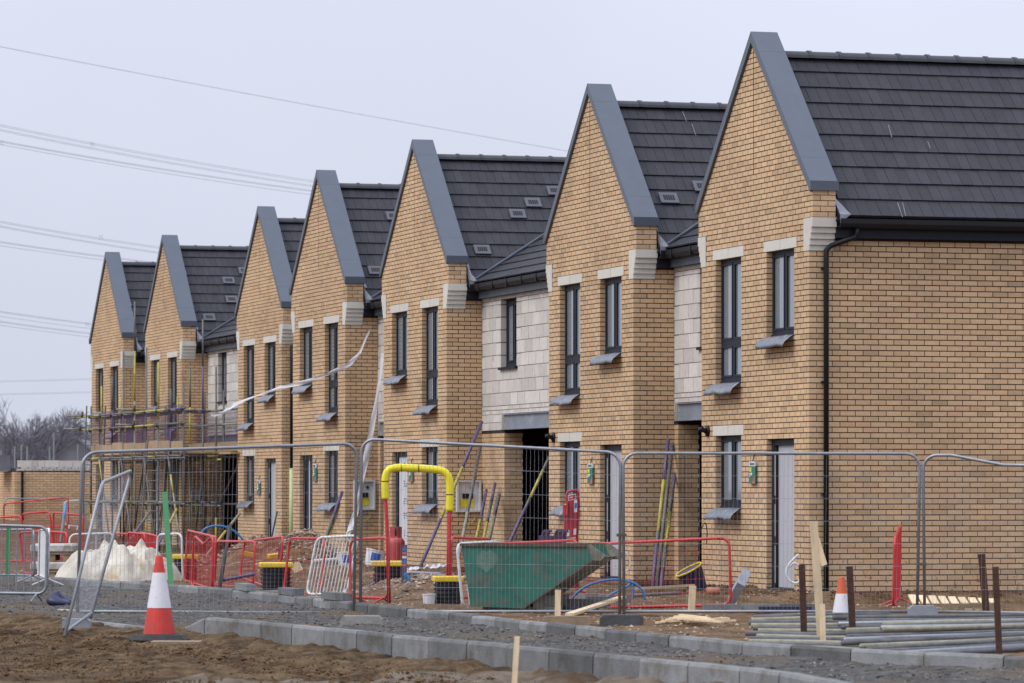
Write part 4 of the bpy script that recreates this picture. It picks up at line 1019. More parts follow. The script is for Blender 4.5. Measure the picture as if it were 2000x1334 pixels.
# ---------------------------------------------------------------- things standing in the plots
def ribbed(px, py, zc, w_, h, label, lid=YELO):
    b = at(px, py, zc); t = thing('inspection_chamber', label, 'chamber', b, group='black inspection chambers with yellow lids')
    pr = [(w_/2*.96, 0)]; n = 6
    for k in range(n):
        z = h*k/n; pr += [(w_/2, z+.01), (w_/2, z+h/n*.55), (w_/2*.9, z+h/n*.65), (w_/2*.9, z+h/n*.95)]
    pr.append((w_/2*.9, h))
    MB().lathe(pr, n=24).build('ribbed_body', BLKP, t)
    l_ = MB().box(-w_*.54, w_*.54, -w_*.54, w_*.54, h+.002, h+.075).mesh('lid', lid); o = put('lid', l_, t, rot=(0,0,-TH+.1))
    bv = o.modifiers.new('bevel', 'BEVEL'); bv.width = .015; bv.segments = 2
ribbed(539,1156,60.4,.46,.36,'black ribbed chamber with yellow lid behind the red mesh barriers')
ribbed(759,1164,57.8,.44,.42,'black ribbed chamber with yellow lid below the gas bottle')
ribbed(874,1186,53.2,.36,.33,'small black ribbed chamber with yellow lid left of the skip')
ribbed(362,1136,68.5,.40,.38,'black ribbed chamber with yellow lid behind the white mesh barrier')
# gas bottle
b = at(773,1119,70); t = thing('gas_bottle', 'dark red gas bottle standing behind a black chamber', 'gas bottle', b)
MB().lathe([(.135,0),(.15,.02),(.155,.06),(.155,.5),(.15,.545),(.12,.59),(.08,.62),(.05,.635)], n=24).build('cylinder', REDT, t, smooth=True)
g = MB()
for a_ in range(16):
    if a_ in (3, 4, 11): continue
    c0, c1 = a_*math.pi/8, (a_+1)*math.pi/8
    g.add([(.1*math.cos(c), .1*math.sin(c), z) for c in (c0, c1) for z in (.60, .79)], [(0,1,3,2)])
o = g.build('collar', REDT, t); md = o.modifiers.new('t', 'SOLIDIFY'); md.thickness = .006
MB().lathe([(.025,.62),(.025,.72),(.04,.72),(.04,.76)], n=10).build('valve', CLIP, t)
# buckets
def bucket(px, py, zc, w_, h, label, band=None, tilt=0):
    b = at(px, py, zc); t = thing('bucket', label, 'bucket', b, rot=(0, tilt, 0), group='white plastic buckets')
    MB().lathe([(w_*.42,0),(w_*.5,h*.93),(w_*.53,h*.93),(w_*.53,h),(w_*.5,h),(w_*.46,h*.9),(.001,h*.88)], n=20).build('tub', WHITE, t, smooth=False)
    if band:
        m = MB(); vs = []
        for k in range(7):
            a_ = R(-130) + k*R(60)/6
            for z in (.3, .8): vs.append((w_*(.425+.08*z)*1.01*math.cos(a_), w_*(.425+.08*z)*1.01*math.sin(a_), h*z))
        m.add(vs, [(2*k, 2*k+2, 2*k+3, 2*k+1) for k in range(6)]); m.build('label_print', BLUEP, t)
bucket(676,1108,66,.29,.25,'upright white bucket with blue label behind the leaning white barrier', True)
bucket(728,1106,65,.32,.26,'tilted white bucket with blue label left of the gas bottle', True, .25)
bucket(838,1184,53,.17,.16,'small plain white bucket beside the yellow lidded chamber')
# notice board on a stick, leaning by the chamber
p, q = at(789,1140,57.2), at(790,1064,57.2); t = thing('site_notice', 'narrow coloured notice board leaning against the black chamber', 'notice', p)
MB().bar(p, q, .075, .02, up=tuple(a0)).build('board', PURG, t, world=True)
for k, m_ in enumerate((TRED, BLUE, WHITE, TRED, BLUE)): f_ = .45+.1*k; MB().bar(p.lerp(q, f_)-a0*.011, p.lerp(q, f_+.06)-a0*.011, .06, .004, up=tuple(a0)).build('coloured_stripe', m_, t, world=True)
# fire point trolley
zf = 60.5; A = at(1101,1056,zf); t = thing('fire_point', 'dark red fire point board with white and blue stickers', 'fire point', at(1115,1153,zf))
def FP(px, py, d=0): return at(px, py, zf) - a0*d
def fpoly(name, c, m, d0, d1): MB().add([FP(x, y, d0) for x, y in c] + [FP(x, y, d1) for x, y in c], [(0,1,2,3),(7,6,5,4),(0,4,5,1),(1,5,6,2),(2,6,7,3),(3,7,4,0)]).build(name, m, t, world=True)
fpoly('board', [(1103,1051),(1126,1049),(1129,968),(1106,970)], REDB, 0, .03)
MB().tube([FP(1104,1150),FP(1103,1052),FP(1106,966),FP(1109,960),FP(1126,957),FP(1129,962),FP(1127,1055),FP(1129,1150)], .02, 7).build('frame', REDB, t, smooth=True, world=True)
fpoly('alarm_box', [(1099,1007),(1108,1006),(1109,980),(1100,981)], RED, .03, .11)
fpoly('sticker', [(1110,978),(1125,975),(1125,964),(1110,967)], WHITE, .0305, .033); fpoly('sticker_panel', [(1111,976.5),(1124,973.5),(1124,965.5),(1111,968.5)], REDB, .0335, .035)
fpoly('sticker_text', [(1112.5,973),(1118.5,971.7),(1118.5,970),(1112.5,971.3)], WHITE, .0355, .0365)
fpoly('sticker', [(1121,1001),(1127,1000),(1127,975.5),(1121.5,977)], WHITE, .0305, .033); fpoly('sticker_panel', [(1122,993),(1126.5,992),(1126.5,982),(1122,983)], BLUEP, .0335, .035)
fpoly('sticker', [(1102.5,1048),(1112,1047),(1112,1035),(1103,1036)], WHITE, .0305, .033); fpoly('sticker', [(1120,1045),(1125,1044),(1125.5,1032),(1120.5,1033)], WHITE, .0305, .033)
fpoly('sticker_panel', [(1105,1045),(1107.5,1045),(1107.5,1037),(1105,1037)], REDB, .0335, .035)
for k in range(2): MB().tube([FP(1101+k*3, 985, .112), FP(1101+k*3, 985, .125)], .012, 8).build('button', WHITE if k else TYEL, t, world=True)
# stack of purple brick guards
zb = 58.5; t = thing('brick_guard_stack', 'stack of purple wire brick guards left of the fire point', 'brick guards', at(1078,1150,zb))
for k in range(9):
    m = MB(); z0_, z1_ = 1100, 1037
    for q in range(12): x = 1053+q*4.2+k*.8; m.tube([at(x, z0_, zb+k*.05), at(x, 1046, zb+k*.05)], .004, 4)
    for q in range(5): y = 1047+q*12; m.tube([at(1053+k*.8, y, zb+k*.05), at(1100+k*.8, y, zb+k*.05)], .004, 4)
    for q in (1058, 1066, 1082, 1090, 1098): m.tube([at(q+k*.8, 1046, zb+k*.05), at(q+2+k*.8, 1039, zb+k*.05), at(q+5+k*.8, 1035, zb+k*.05), at(q+6+k*.8, 1040, zb+k*.05)], .007, 4)
    m.build('guard_panel', PURG, t, world=True)
MB().obox(at(1078,1125,zb+.2), r0*.22, a0*.25, Vector((0,0,.18))).build('pallet_block', WOODO, t, world=True)
# green strips
def flat(name, a, b, wd, th, m, label, cat, group=None, up=None):
    o = MB().bar(Vector((0,0,0)), b-a, wd, th, up=tuple(up if up else a0)).build(name, m); o.location = a; tag(o, label, cat, group); return o
flat('green_strip', at(334,1144,64), at(322,961,64.6), .085, .02, GREEN, 'tall green strip leaning beside the tarpaulin heap', 'strip')
flat('green_strip', at(15,1122,58), at(17,1026,58), .06, .02, GREEN, 'short green strip behind the galvanised barrier', 'strip')
# tarpaulin heap
c = gp(228,1137); t = MB(); rc = random.Random(4)
CREASE = [(math.cos(q), math.sin(q), fq, rc.uniform(0, 2), am) for q, fq, am in [(rc.uniform(0, 3.14), f_, a_) for f_, a_ in ((1.3,.04),(1.9,.05),(2.6,.07),(3.4,.10),(4.4,.12),(6,.10),(8,.075),(11,.05))]]
def heap(u, v):
    an = u*2*math.pi; rr = v; x = math.cos(an)*rr; y = math.sin(an)*rr
    base = 1 - rr**5
    l1 = math.exp(-((x+.05)**2/.25+(y)**2/.5)); l2 = math.exp(-((x-.62)**2/.09+(y+.05)**2/.5)); l3 = math.exp(-((x+.72)**2/.06+y**2/.4))
    h = base*(.50 + .14*l1 + .05*l2)
    sx, sy = x*.92, y*.75
    cr_ = 0
    for ca, sa, fq, ph_, am in CREASE:
        q_ = fq*(sx*ca + sy*sa) + ph_ + .25*noise.noise(Vector((sx*1.5, sy*1.5, ph_))); cr_ += am*(abs((q_ % 2)-1)-.5)
    h += cr_ * (1-rr**7)
    k = 1 + .06*math.sin(an*5+2) + .03*math.sin(an*13)
    return c + r0*(x*1.02*k) + a0*(y*.8*k) + Vector((0,0,max(-.02, h*.9)))
t.grid(170, 46, heap); o = t.build('tarpaulin_heap', TARP, smooth=False); tag(o, 'heap covered in crumpled dirty white tarpaulin behind the edging', 'tarpaulin')
# wrapped pallets
WRAP = mat('dirty_wrap', (.44,.42,.40), .5, .3, 9, stain=(.25,.22,.18), ss=6, sthr=.5)
t = thing('pallet_stack', 'two timber pallets wrapped in plastic left of the tarpaulin', 'pallets', gp(107,1130))
for k in range(2):
    z = .30*k
    for q in (-.4, 0, .4): MB().obox(Vector((0,0,z+.06)) + r0*q*.6, r0*.05, a0*.4, Vector((0,0,.05))).build('bearer', WOODO, t)
    MB().obox(Vector((0,0,z+.125)), r0*.36, a0*.42, Vector((0,0,.012))).build('deck', WOODO, t)
    m = MB(); m.obox(Vector((.0,0,z+.215)), r0*.37, a0*.43, Vector((0,0,.075))); o = m.build('wrapped_load', WRAP, t); o.modifiers.new('b', 'BEVEL').width = .03
# black sack
m = MB(); cs = gp(112,1188); m.grid(20, 10, lambda u, v: cs + r0*(.17*math.cos(u*6.283)*math.sin(v*3.1416)*(1+.15*math.sin(u*12))+.03) + a0*(.14*math.sin(u*6.283)*math.sin(v*3.1416)) + Vector((0,0,.085*(1-math.cos(v*3.1416))*(1-.3*math.cos(u*6.283+.5)))))
o = m.build('black_sack', NAVY, smooth=True); tag(o, 'dark navy plastic sack on the ground beside the leaning fence panel', 'sack')

# traffic cones
def cone(p, h, rb, label, bands, board=False, rz=0):
    t = thing('traffic_cone', label, 'cone', p, rz=rz, group='traffic cones')
    rt = .035
    for z0, z1, m_ in bands:
        f = lambda z: rb + (rt-rb)*(z/h); e = .004 if m_ is CONEW else 0
        pr = [(f(z0*h)+e, z0*h+.03), (f(z1*h)+e, z1*h+.03)]
        if z1 > .99: pr += [(rt*.8, h+.045)]
        MB().lathe(pr, n=24).build('cone_sleeve' if m_ is CONEW else 'cone_body', m_, t, smooth=False)
    if board is not None:
        s = rb*1.8
        MB().lathe([(s*1.02,-.015),(s*1.05,.0),(s*.85,.045),(rb*.98,.06)], n=8).build('base', RUBBER, t)
cone(gp(311,1249), .80, .165, 'large red and white traffic cone on the mud by the kerb', [(.03,.36,ORANGE),(.36,.80,CONEW),(.80,1,ORANGE)])
cone(gp(1644,1207), .44, .11, 'small orange and white traffic cone behind the steel tubes', [(0,.58,CONEW),(.58,1,ORAN2)])
o = MB().obox(Vector((0,0,.02)), r0*.24, a0*.16, Vector((0,0,.010))).build('board', WOODO); o.location = gp(345,1258); tag(o, 'flat timber board under the large traffic cone', 'board')

# steel tubes stacked on the ground at the right
rs = random.Random(3)
def gtube(s, e, zs, ze_, m_, label, r=.024):
    a, b = gp(*s, zs), gp(*e, ze_); mb = MB(); mb.tube([Vector((0,0,0)), (b-a)*.5+Vector((0,0,rs.uniform(-.01,.012))), b-a], r, 8)
    o = mb.build('steel_tube', m_, smooth=True); o.location = a; tag(o, label, 'steel tube', 'stacked steel tubes beside the edging')
for k in range(14):
    y0 = 1287-6.2*k; gtube((1705-rs.uniform(0, 45)-3*k, y0), (2060, y0-24+1.5*k), .025+.018*k, .025+.018*k, [PIPEM, GALV, PIPEM, PIPEM, TOLD][k % 5], ORD[k] + ' long steel tube from the bottom of the right hand pile')
for k in range(12):
    y0 = 1263-5.2*k; gtube((1452+rs.uniform(0, 30), y0), (1740, y0+10-1.4*k), .025+.018*k, .025+.018*k, [TOLD, PIPEM, TOLD, PIPEM][k % 4], ORD[k] + ' dull tube from the bottom at the left end of the tube pile')
for k in range(6):
    y0 = 1204+3*k; gtube((1700+rs.uniform(0, 30), y0+10), (2060, y0+3), .22, .22, [PIPEM, GALV, TOLD][k % 3], ORD[k] + ' steel tube from the back of the pile by the fence')
# timber and rusty stakes
def stake(px, py0, py1, lean, wd, m_, label, z0=0.0, cat='stake', group=None):
    b = gp(px, py0, z0); zc = depth(b.x, b.y); tp = at(px+lean, py1, zc); flat('stake', b, tp, wd, wd*.6, m_, label, cat, group)
stake(1608,1268,1180,-2,.05,WOOD,'short timber stake beside the taller pale one')
stake(1605,1264,1018,-16,.075,WOOD,'tall pale timber stake standing in front of the nearest door')
b = gp(1604,1250); zc = depth(b.x, b.y)-.05; flat('timber_offcut', at(1610,1104,zc), at(1594,1050,zc), .06, .02, WOOD, 'timber offcut nailed to the tall pale stake', 'timber')
RG = 'rusty steel posts'
stake(1571,1260,1103,-5,.062,RUST,'rusty post immediately left of the tall pale stake',group=RG)
stake(1667,1268,1106,-8,.062,RUST,'rusty post right of the small cone',group=RG)
stake(1952,1285,1107,-8,.055,RUST,'rusty post farthest right, in front of the tube pile',group=RG)
stake(1926,1196,1082,-9,.085,RUST,'rusty post behind the tube pile, near the right edge',group=RG)
stake(1089,1219,1152,1,.065,WOOD,'short timber peg in front of the green skip')
stake(1350,1199,1144,3,.085,WOOD,'short timber peg in front of the long red barrier')
stake(1004,1345,1243,6,.042,WOOD,'thin timber peg on the road side of the near kerb')
# timber lying about
TG = 'loose timber'
flat('plank', gp(1112,1200,.05), at(1216,1166,52.5), .10, .03, WOOD, 'pale plank lying behind the skip and propped on blocks', 'timber', TG, up=Vector((0,0,1)))
for k in range(6): flat('lath', gp(1283+k*9,1216-k*3,.02+.012*k), gp(1450-k*13,1205+(k*7) % 11,.02+.012*k), .045, .02, WOOD, ORD[k] + ' pale lath from the bottom of the heap left of the steel tubes', 'timber', TG, up=Vector((0,0,1)))
flat('plank', gp(1062,1213,.05), gp(1152,1213,.05), .16, .11, WOODO, 'weathered timber bearer under the right side of the skip', 'timber', TG, up=Vector((0,0,1)))
flat('plank', gp(116,1192,.03), gp(205,1197,.03), .05, .03, WOOD, 'pale batten on the mud beside the leaning fence panel', 'timber', TG, up=Vector((0,0,1)))
flat('lath', gp(180,1190,.05), gp(262,1193,.05), .03, .015, GREEN, 'thin green lath lying behind the traffic cone', 'lath', TG, up=Vector((0,0,1)))
flat('timber_offcut', at(572,1112,64), at(588,1104,64), .14, .09, WOOD, 'square timber offcut beside the black chamber', 'timber', TG)
rq = random.Random(21)
for k in range(13):
    px = 435 + k*35 + rq.uniform(-8, 8); p = gp(px, rq.uniform(1118, 1172), .05); an = rq.uniform(0, 3.1); L_ = rq.uniform(.25, .8); p.z = ground_z(p.x, p.y)+.04
    flat('timber_offcut', p, p + Vector((math.cos(an)*L_, math.sin(an)*L_, rq.uniform(-.03,.08))), rq.uniform(.05,.12), .03, [WOODO, WOOD, WOODO, CONC][k % 4], ORD[k] + ' short dirty timber offcut from the left, lying behind the barriers', 'timber', 'timber offcuts on the spoil', up=Vector((0,0,1)))
# timber pallet by the long side wall
pa = gp(1865,1192); t = thing('timber_pallet', 'pale timber pallet lying flat below the long side wall', 'pallet', pa)
for k in range(9): MB().obox(r0*(-.5+.125*k) + Vector((0,0,.115-.006*k)), r0*.045, a0*.4+Vector((0,0,.06)), Vector((0,0,.012))).build('slat', WOOD, t)
for k in (-1, 0, 1): MB().obox(a0*k*.36 + Vector((0,0,.05)), r0*.55, a0*.04, Vector((0,0,.045))).build('bearer', WOODO, t)
# blocks, slab, pipes
for k, (px, py, L_, dz) in enumerate(((1138,1192,.36,0),(1168,1186,.30,.0),(1200,1182,.4,0),(1155,1180,.3,.0))):
    o = MB().obox(Vector((0,0,.07)), r0*L_/2, a0*.1, Vector((0,0,.07))).build('concrete_block', KERB); o.location = gp(px, py); o.rotation_euler = (0, 0, .3*k-.4)
    tag(o, ['grey concrete block nearest the skip, behind the long red barrier','grey concrete block second from the skip','grey concrete block right of the loose plank','grey concrete block behind the blue hose'][k], 'block', 'loose concrete blocks')
for k, (px, py) in enumerate(((545,1166),(612,1170),(668,1177))):
    o = MB().obox(Vector((0,0,.185)), Vector((0,1,0))*.44, Vector((1,0,0))*.07, Vector((0,0,.045))).build('loose_kerb_stone', KERB); yk = (54.2,51.6,49.2)[k]; o.location = (poly_at(K2, yk)+.07, yk, 0); o.rotation_euler = (0, 0, .05*(k-1))
    tag(o, ['spare kerb stone laid on the edging below the black chamber', 'spare kerb stone laid on the edging below the leaning white barrier', 'spare kerb stone laid on the edging nearest the fence post'][k], 'kerb stone', 'spare kerb stones')
for k in range(3):
    o = MB().obox(Vector((0,0,.05)), r0*.23, a0*.06, Vector((0,0,.05))).build('edging_stone', KERB); o.location = gp(1408+k*76, 1196-k*.5)
    tag(o, ['pale edging stone at the foot of the long red barrier','pale edging stone in the middle of the row below the soil bank','pale edging stone next to the blue bricks'][k], 'edging', 'edging stones below the nearest house')
for k in range(11):
    p = gp(1486+k*9.5, 1197); q = MB(); q.obox(Vector((0,0,.045)), r0*.027, a0*.05, Vector((0,0,.032))); o = q.build('blue_brick', NAVY); o.location = p
    tag(o, ORD[k] + ' dark blue brick from the left in the row below the nearest door', 'brick', 'row of dark blue bricks')
flat('paving_slab', at(1437,1160,53.6), at(1449,1131,53.9), .11, .35, SLATE, 'grey slab leaning by the front wall of the nearest house', 'slab')
o = MB().tube([Vector((0,0,0)), r0*.18], .05, 12).build('clay_pipe', TERRA, smooth=True); o.location = at(1380,1154,55.5); tag(o, 'short terracotta pipe on the soil below the nearest house window', 'pipe')
tb = at(1366,1152,58); t = thing('tub', 'navy tub with yellow rim tipped against the passage wall', 'tub', tb, rot=(0,-.5,0))
MB().lathe([(.12,0),(.19,.3),(.2,.3),(.2,.32)], n=18).build('tub_body', NAVY, t); MB().tube([(.2*math.cos(k*.3491), .2*math.sin(k*.3491), .33) for k in range(18)], .013, 6, closed=True).build('tub_rim', YELO, t)
def hose(pts, zcs, r, m_, label, cat='hose', group=None, name='hose'):
    P = [at(x, y, z) for (x, y), z in zip(pts, zcs)]; Q = []
    for i in range(len(P)-1):
        p0, p1, p2, p3 = P[max(i-1,0)], P[i], P[i+1], P[min(i+2, len(P)-1)]
        for k in range(5):
            t_ = k/5; Q.append(.5*((2*p1) + (p2-p0)*t_ + (2*p0-5*p1+4*p2-p3)*t_*t_ + (3*p1-p0-3*p2+p3)*t_**3))
    Q.append(P[-1]); o = MB().tube(Q, r, 7).build(name, m_, smooth=True); tag(o, label, cat, group)
BH = 'blue water pipes'
hose([(1112,1190),(1118,1168),(1140,1148),(1170,1136),(1205,1132),(1238,1139),(1256,1155),(1260,1172)], [52.5]*8, .017, BLUE, 'large loop of blue pipe behind the skip', group=BH)
hose([(1180,1168),(1205,1155),(1228,1143),(1233,1136),(1236,1150),(1238,1168)], [53]*6, .015, BLUE, 'smaller crossing blue pipe behind the skip', group=BH)
hose([(392,1042),(402,1032),(420,1027),(440,1029),(460,1039),(476,1056)], [80,80,80,80,80,80], .022, BLUE, 'blue pipe arching over the red barriers at the left', group=BH)
hose([(790,1120),(797,1130),(800,1143)], [57,57,57], .03, BLUE, 'short end of blue pipe below the coloured notice', group=BH)
hose([(1560,1083),(1548,1094),(1538,1107),(1536,1122),(1544,1135),(1556,1139),(1564,1130)], [51]*7, .014, WHITE, 'white cable coil hanging before the nearest front door', 'cable', 'white cable ends')
hose([(1562,1107),(1556,1101),(1548,1101),(1541,1108)], [51]*4, .014, WHITE, 'end of the white cable curling by the nearest door', 'cable', 'white cable ends')
hose([(1222,1078),(1229,1090),(1231,1103),(1226,1113),(1219,1115)], [58]*5, .010, WHITE, 'white cable loop beside the second house door', 'cable', 'white cable ends')
hose([(1366,1075),(1365,1050),(1372,1028),(1378,1022),(1381,1040),(1380,1062)], [57.5]*6, .008, BLACK, 'black cable loop below the nearest house window', 'cable')
hose([(690,1034),(679,1040),(680,1055),(692,1060)], [74]*4, .02, WHITE, 'white flexible pipe end left of the gas bottle', 'pipe')
hose([(1238,1163),(1330,1158)], [53.5,54.5], .024, TUBE, 'grey tube lying on the ground below the leaning tubes', 'tube')
hose([(790,1118),(865,1122)], [60,60], .03, GALV, 'pale pipe lying on the plastic sheeting behind the arch', 'pipe')
hose([(430,1134),(497,1121)], [62.8,62.2], .026, PURP, 'purple tube lying on the mud behind the red mesh barriers', 'tube')
hose([(700,1158),(735,1138),(762,1128)], [57.5,58.5,59.5], .026, TUBE, 'grey tube on the ground between white barrier and black chamber', 'tube')
hose([(612,1096),(698,1090)], [66,66.5], .03, WHITE, 'white length of pipe lying on the spoil behind the leaning barrier', 'pipe')
hose([(905,1128),(1010,1121)], [58,59], .028, GALV, 'grey pipe lying behind the green skip', 'pipe')
for k, (px, py, z_, lab) in enumerate(((452,1102,68,'weathered board propped on the spoil left of the navy duct'), (600,1112,64,'weathered board behind the leaning white barrier'), (708,1122,62,'weathered board below the tilted bucket'), (1240,1150,55,'weathered board at the foot of the second house'), (150,1098,72,'weathered board left of the tarpaulin heap'))):
    p = at(px, py, z_); q = p + r0*(.5+.1*k) + a0*(.2-.1*k) + Vector((0,0,.05)); flat('board', p, q, .18, .03, PLANK, lab, 'board', 'boards left about the plots', up=Vector((0,0,1)))
m = MB(); cs = at(835,1118,60.5); m.grid(40, 8, lambda u, v: cs + r0*(-.33+.66*u) + a0*(-.2+.4*v) + Vector((0,0,.03+.10*abs(noise.noise(Vector((u*7, v*3, 2))))+.05*u)))
o = m.build('plastic_sheeting', FILMC, smooth=True); tag(o, 'crumpled clear plastic sheeting on the mud right of the gas bottle', 'sheeting')
for k, (px, py, zc, lab) in enumerate(((488,1086,66,'yellow lump of plastic left on the spoil heap behind the barriers'), (535,1089,66,'yellow scrap of plastic on the spoil heap by the navy duct'))):
    o = MB().obox(Vector((0,0,.03)), r0*.10, a0*.06, Vector((0,0,.03))).build('yellow_scrap', YELO); o.location = at(px, py, zc); o.rotation_euler = (.1, .15*(-1)**k, .4*k); tag(o, lab, 'scrap')
hose([(547,1092),(549,1064)], [65,65], .04, NAVY, 'short upright navy duct behind the red barriers', 'duct')

# ---------------------------------------------------------------- unfinished building at the far left
p = Vector((20.77, 125.3, .55)); t = thing('unfinished_house', 'unfinished brick ground floor with pale block course at far left', 'house', p)
h1 = 2.07-.55; MB().box(.012, 6, .012, 6, -.6, h1).build('wall', MORTAR, t)
m = MB(); k = 0; z = -.3
singles = []
while z < h1-.06:
    for a, b_, f_ in courses(k, .1125 if k % 2 else 0, 5.0, .1125 if k % 2 else 0, []): m.box(a, b_, rnd.uniform(-.002,.002), .1025, z+.005, z+.07)
    for a, b_, f_ in courses(k, 0 if k % 2 else .1125, 5.0, 0 if k % 2 else .1125, []): m.box(rnd.uniform(-.002,.002), .1025, a, b_, z+.005, z+.07)
    z += .075; k += 1
m.build('brickwork', BUFF, t, kind='stuff')
x = .13
for L_ in (.44, .2, .2, .44, .44, .44, .44, .44, .44): MB().box(x, x+L_-.01, .15, .25, h1+.13, h1+.33+rnd.uniform(0,.01)).build('concrete_block', BLOCK, t); x += L_
x = .13
while x < 4: MB().box(x, x+.21, .148, .25, h1+.02, h1+.07).build('cut_block', BLOCK, t); MB().box(x+.1, x+.3, .148, .25, h1+.075, h1+.125).build('cut_block', BLOCK, t); x += .225
MB().box(.13, 6, .26, 6, h1, h1+.1).build('floor_slab', CONC, t)
MB().box(.2, .27, -.06, -.005, -.25, h1-.02).build('duct', BLACK, t)
MB().box(-.6, -.05, .5, 2, h1+.02, h1+.5).build('steel_lintel', FARG, t)

# thin props and a bare roof frame far behind it
for k, (px, y0, zc) in enumerate(((29,872,150),(42,868,150),(53,872,150),(97,872,160),(105,845,160),(152,868,160),(167,862,160),(2,880,150))):
    a = at(px, 1000, zc); a.z = 0; b = at(px, y0, zc); o = MB().tube([Vector((0,0,0)), b-a], .035, 6).build('far_prop', GALV); o.location = a
    tag(o, ORD[(1,2,3,4,5,6,7,0)[k]] + ' thin steel prop from the left behind the unfinished far wall', 'prop', 'steel props behind the unfinished wall')
bp = at(152,900,210); bp.z = 0; t = thing('far_roof_frame', 'far dark gable under scaffolding, low behind the unfinished wall', 'building', bp)
MB().prism([(-1.4,0),(1.4,0),(1.4,2.9),(0,4.1),(-1.4,2.9)], lambda x, z: r0*x + Vector((0,0,z)), lambda x, z: r0*x + a0*8 + Vector((0,0,z))).build('gable', FARG, t)
for s in (-1, 1): MB().bar(Vector((0,0,4.18))-a0*.1, r0*1.55*s+Vector((0,0,2.85))-a0*.1, .08, .06).build('verge', TUBE, t)

# ---------------------------------------------------------------- bare trees beyond
def bare_tree(px, ytop, zc, spread, label, seed):
    r_ = random.Random(seed); b = at(px, 1000, zc); b.z = 0; Ht = EZ - (ytop-HZ)*zc/F
    t = thing('bare_tree', label, 'tree', b, group='bare trees beyond the site')
    tr = MB(); tw = MB(); tr.tube([(0,0,0), (r_.uniform(-.1,.1),0,Ht*.18), (r_.uniform(-.2,.2),0,Ht*.34)], [Ht*.026, Ht*.021, Ht*.017], 7)
    def grow(p, d, ln, rad, lev):
        q = p + d*ln*.5 + Vector((r_.gauss(0,.05), r_.gauss(0,.05), 0))*ln; e = q + (d + Vector((r_.gauss(0,.12), r_.gauss(0,.12), .10))).normalized()*ln*.5
        (tr if lev < 2 else tw).tube([p, q, e], [rad, rad*.8, rad*.58], 4 if lev < 3 else 3)
        if lev >= 6: return
        for _ in range(3 if lev < 5 else 2):
            f_ = r_.uniform(.45, 1.0); s_ = p.lerp(q, f_*2) if f_ < .5 else q.lerp(e, (f_-.5)*2)
            nd = (d + Vector((r_.gauss(0,.42)*spread, r_.gauss(0,.42)*spread, r_.gauss(.08,.22)))).normalized()
            grow(s_, nd, ln*r_.uniform(.6, .82), max(rad*.62, .016), lev+1)
    for k in range(8):
        an = k*.83 + r_.uniform(0,.5); d = Vector((math.cos(an)*.5*spread, math.sin(an)*.5*spread, 1)).normalized()
        grow(Vector((0,0,Ht*(.16+.03*k))), d, Ht*.27*r_.uniform(.85,1.1), Ht*.010, 1)
    tr.build('trunk', BARK, t); tw.build('crown', TWIG, t, kind='stuff')
bare_tree(42,793,330,1.0,'bare tree with the tallest rounded crown at the far left',1)
bare_tree(100,800,350,.9,'bare tree with upright crown, second from the left',2)
bare_tree(135,806,360,1.0,'bare tree just left of the scaffolding ends',3)
bare_tree(5,818,340,1.1,'bare tree cut by the left edge of the frame',4)
bare_tree(168,808,380,1.0,'bare tree partly behind the scaffolding',6)
bare_tree(72,818,380,1.0,'lower bare tree between the two tallest bare trees',7)
bare_tree(-60,812,350,1.0,'bare tree beyond the left edge',8)
bare_tree(235,812,390,1.0,'bare tree hidden behind the farthest house',9)
# the low thicket under and between them
rs = random.Random(9); m = MB()
for k in range(15000):
    px = rs.uniform(-260, 330); zc = rs.uniform(360, 430); b = at(px, 1000, zc); b.z = rs.uniform(0, 4.2); h = rs.uniform(1.2, 3.9)*(.85+.2*math.sin(px*.06)+.12*math.sin(px*.17))
    d = Vector((rs.gauss(0,.3), rs.gauss(0,.3), 1)).normalized(); m.tube([b, b+d*h*.6, b+d*h+Vector((rs.gauss(0,.3),rs.gauss(0,.3),0))], [.045,.034,.016], 3)
o = m.build('thicket', TWIG, kind='stuff'); tag(o, 'far grey bare thicket along the horizon at the left', 'thicket')

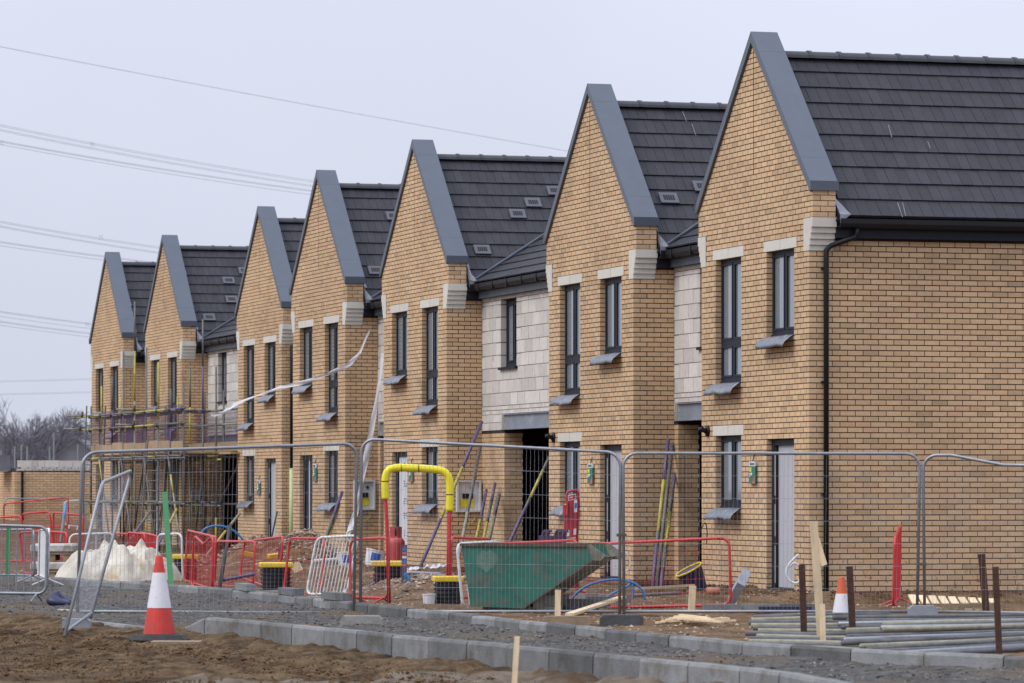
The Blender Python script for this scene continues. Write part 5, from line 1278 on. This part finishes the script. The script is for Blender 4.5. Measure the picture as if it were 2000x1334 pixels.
# ---------------------------------------------------------------- overhead power lines
def power_line(lines, zc0, zc1, label, spacers=(), r=.03):
    t = thing('power_line', label, 'power line', at(*lines[0][0], zc0), group='overhead power lines'); ext = []
    for L_ in lines:
        n = len(L_); x0, x1 = L_[0][0], L_[-1][0]; P = [at(x, y, zc0+(zc1-zc0)*(x-x0)/(x1-x0)) for x, y in L_]; Q = []
        for i in range(n-1):
            p0, p1, p2, p3 = P[max(i-1,0)], P[i], P[i+1], P[min(i+2,n-1)]
            for k in range(8):
                t_ = k/8; Q.append(.5*((2*p1) + (p2-p0)*t_ + (2*p0-5*p1+4*p2-p3)*t_*t_ + (3*p1-p0-3*p2+p3)*t_**3))
        Q.append(P[-1]); Q = [P[0]+(P[0]-P[1])*5] + Q + [P[-1]+(P[-1]-P[-2])*5]; MB().tube(Q, r, 5).build('conductor', CABLE, t, world=True)
    for px, y0, y1 in spacers:
        zc = zc0+(zc1-zc0)*(px-lines[0][0][0])/(lines[0][-1][0]-lines[0][0][0]); h = abs(y1-y0)
        m = MB()
        for s in (-1, 1): m.tube([at(px+s*3.2, y0-1, zc), at(px+s*2, (y0+y1)/2, zc), at(px+s*3.2, y1+1, zc)], r*1.1, 5)
        m.tube([at(px-2.2, (y0+y1)/2-2, zc), at(px+2.2, (y0+y1)/2-2, zc)], r*.8, 4)
        m.build('spacer', CABLE, t, world=True)
def seg(xa, ya, xb, yb, bow): return [(xa, ya), (xa+(xb-xa)*.25, ya+(yb-ya)*.25+bow*.75), (xa+(xb-xa)*.5, (ya+yb)/2+bow), (xa+(xb-xa)*.75, ya+(yb-ya)*.75+bow*.75), (xb, yb)]
power_line([seg(-200,52,1400,345,6)], 200, 330, 'single thin overhead cable crossing the top of the sky', r=.015)
power_line([seg(-100,222,760,374,9), seg(-100,225,760,377,9), seg(-100,231,760,384,9), seg(-100,234,760,386,9)], 210, 300, 'upper pair of doubled overhead cables with one spacer', [(180,277,288)], r=.011)
power_line([seg(-100,256,760,391,8), seg(-100,258,760,393,8), seg(-100,263,760,400,8)], 205, 290, 'overhead cables just below the upper doubled pair', [(2,275,283)], r=.012)
power_line([seg(-100,413,520,510,6), seg(-100,416,520,512,6), seg(-100,422,520,521,6), seg(-100,424,520,523,6)], 230, 310, 'middle pair of overhead cables ending behind the sixth gable', [(197,459,468)], r=.011)
power_line([seg(-100,456,420,525,4), seg(-100,458,420,527,4), seg(-100,464,420,533,4)], 230, 300, 'overhead cables meeting the apex of the farthest gable', r=.012)
power_line([seg(-100,592,300,646,3), seg(-100,594,300,648,3), seg(-100,602,300,656,3)], 250, 310, 'lower overhead cables with a spacer beside the farthest house', [(171,629,638)], r=.012)
power_line([seg(-100,612,300,664,3), seg(-100,614,300,666,3), seg(-100,620,300,672,3)], 250, 310, 'lowest sagging overhead cables left of the farthest house', r=.012)
power_line([seg(-100,746,300,735,1), seg(-100,748,300,737,1)], 420, 420, 'faint distant cable low in the sky at the left', r=.013)
power_line([seg(-100,771,300,761,1), seg(-100,773,300,763,1)], 420, 420, 'faintest distant cable just above the bare trees', r=.013)
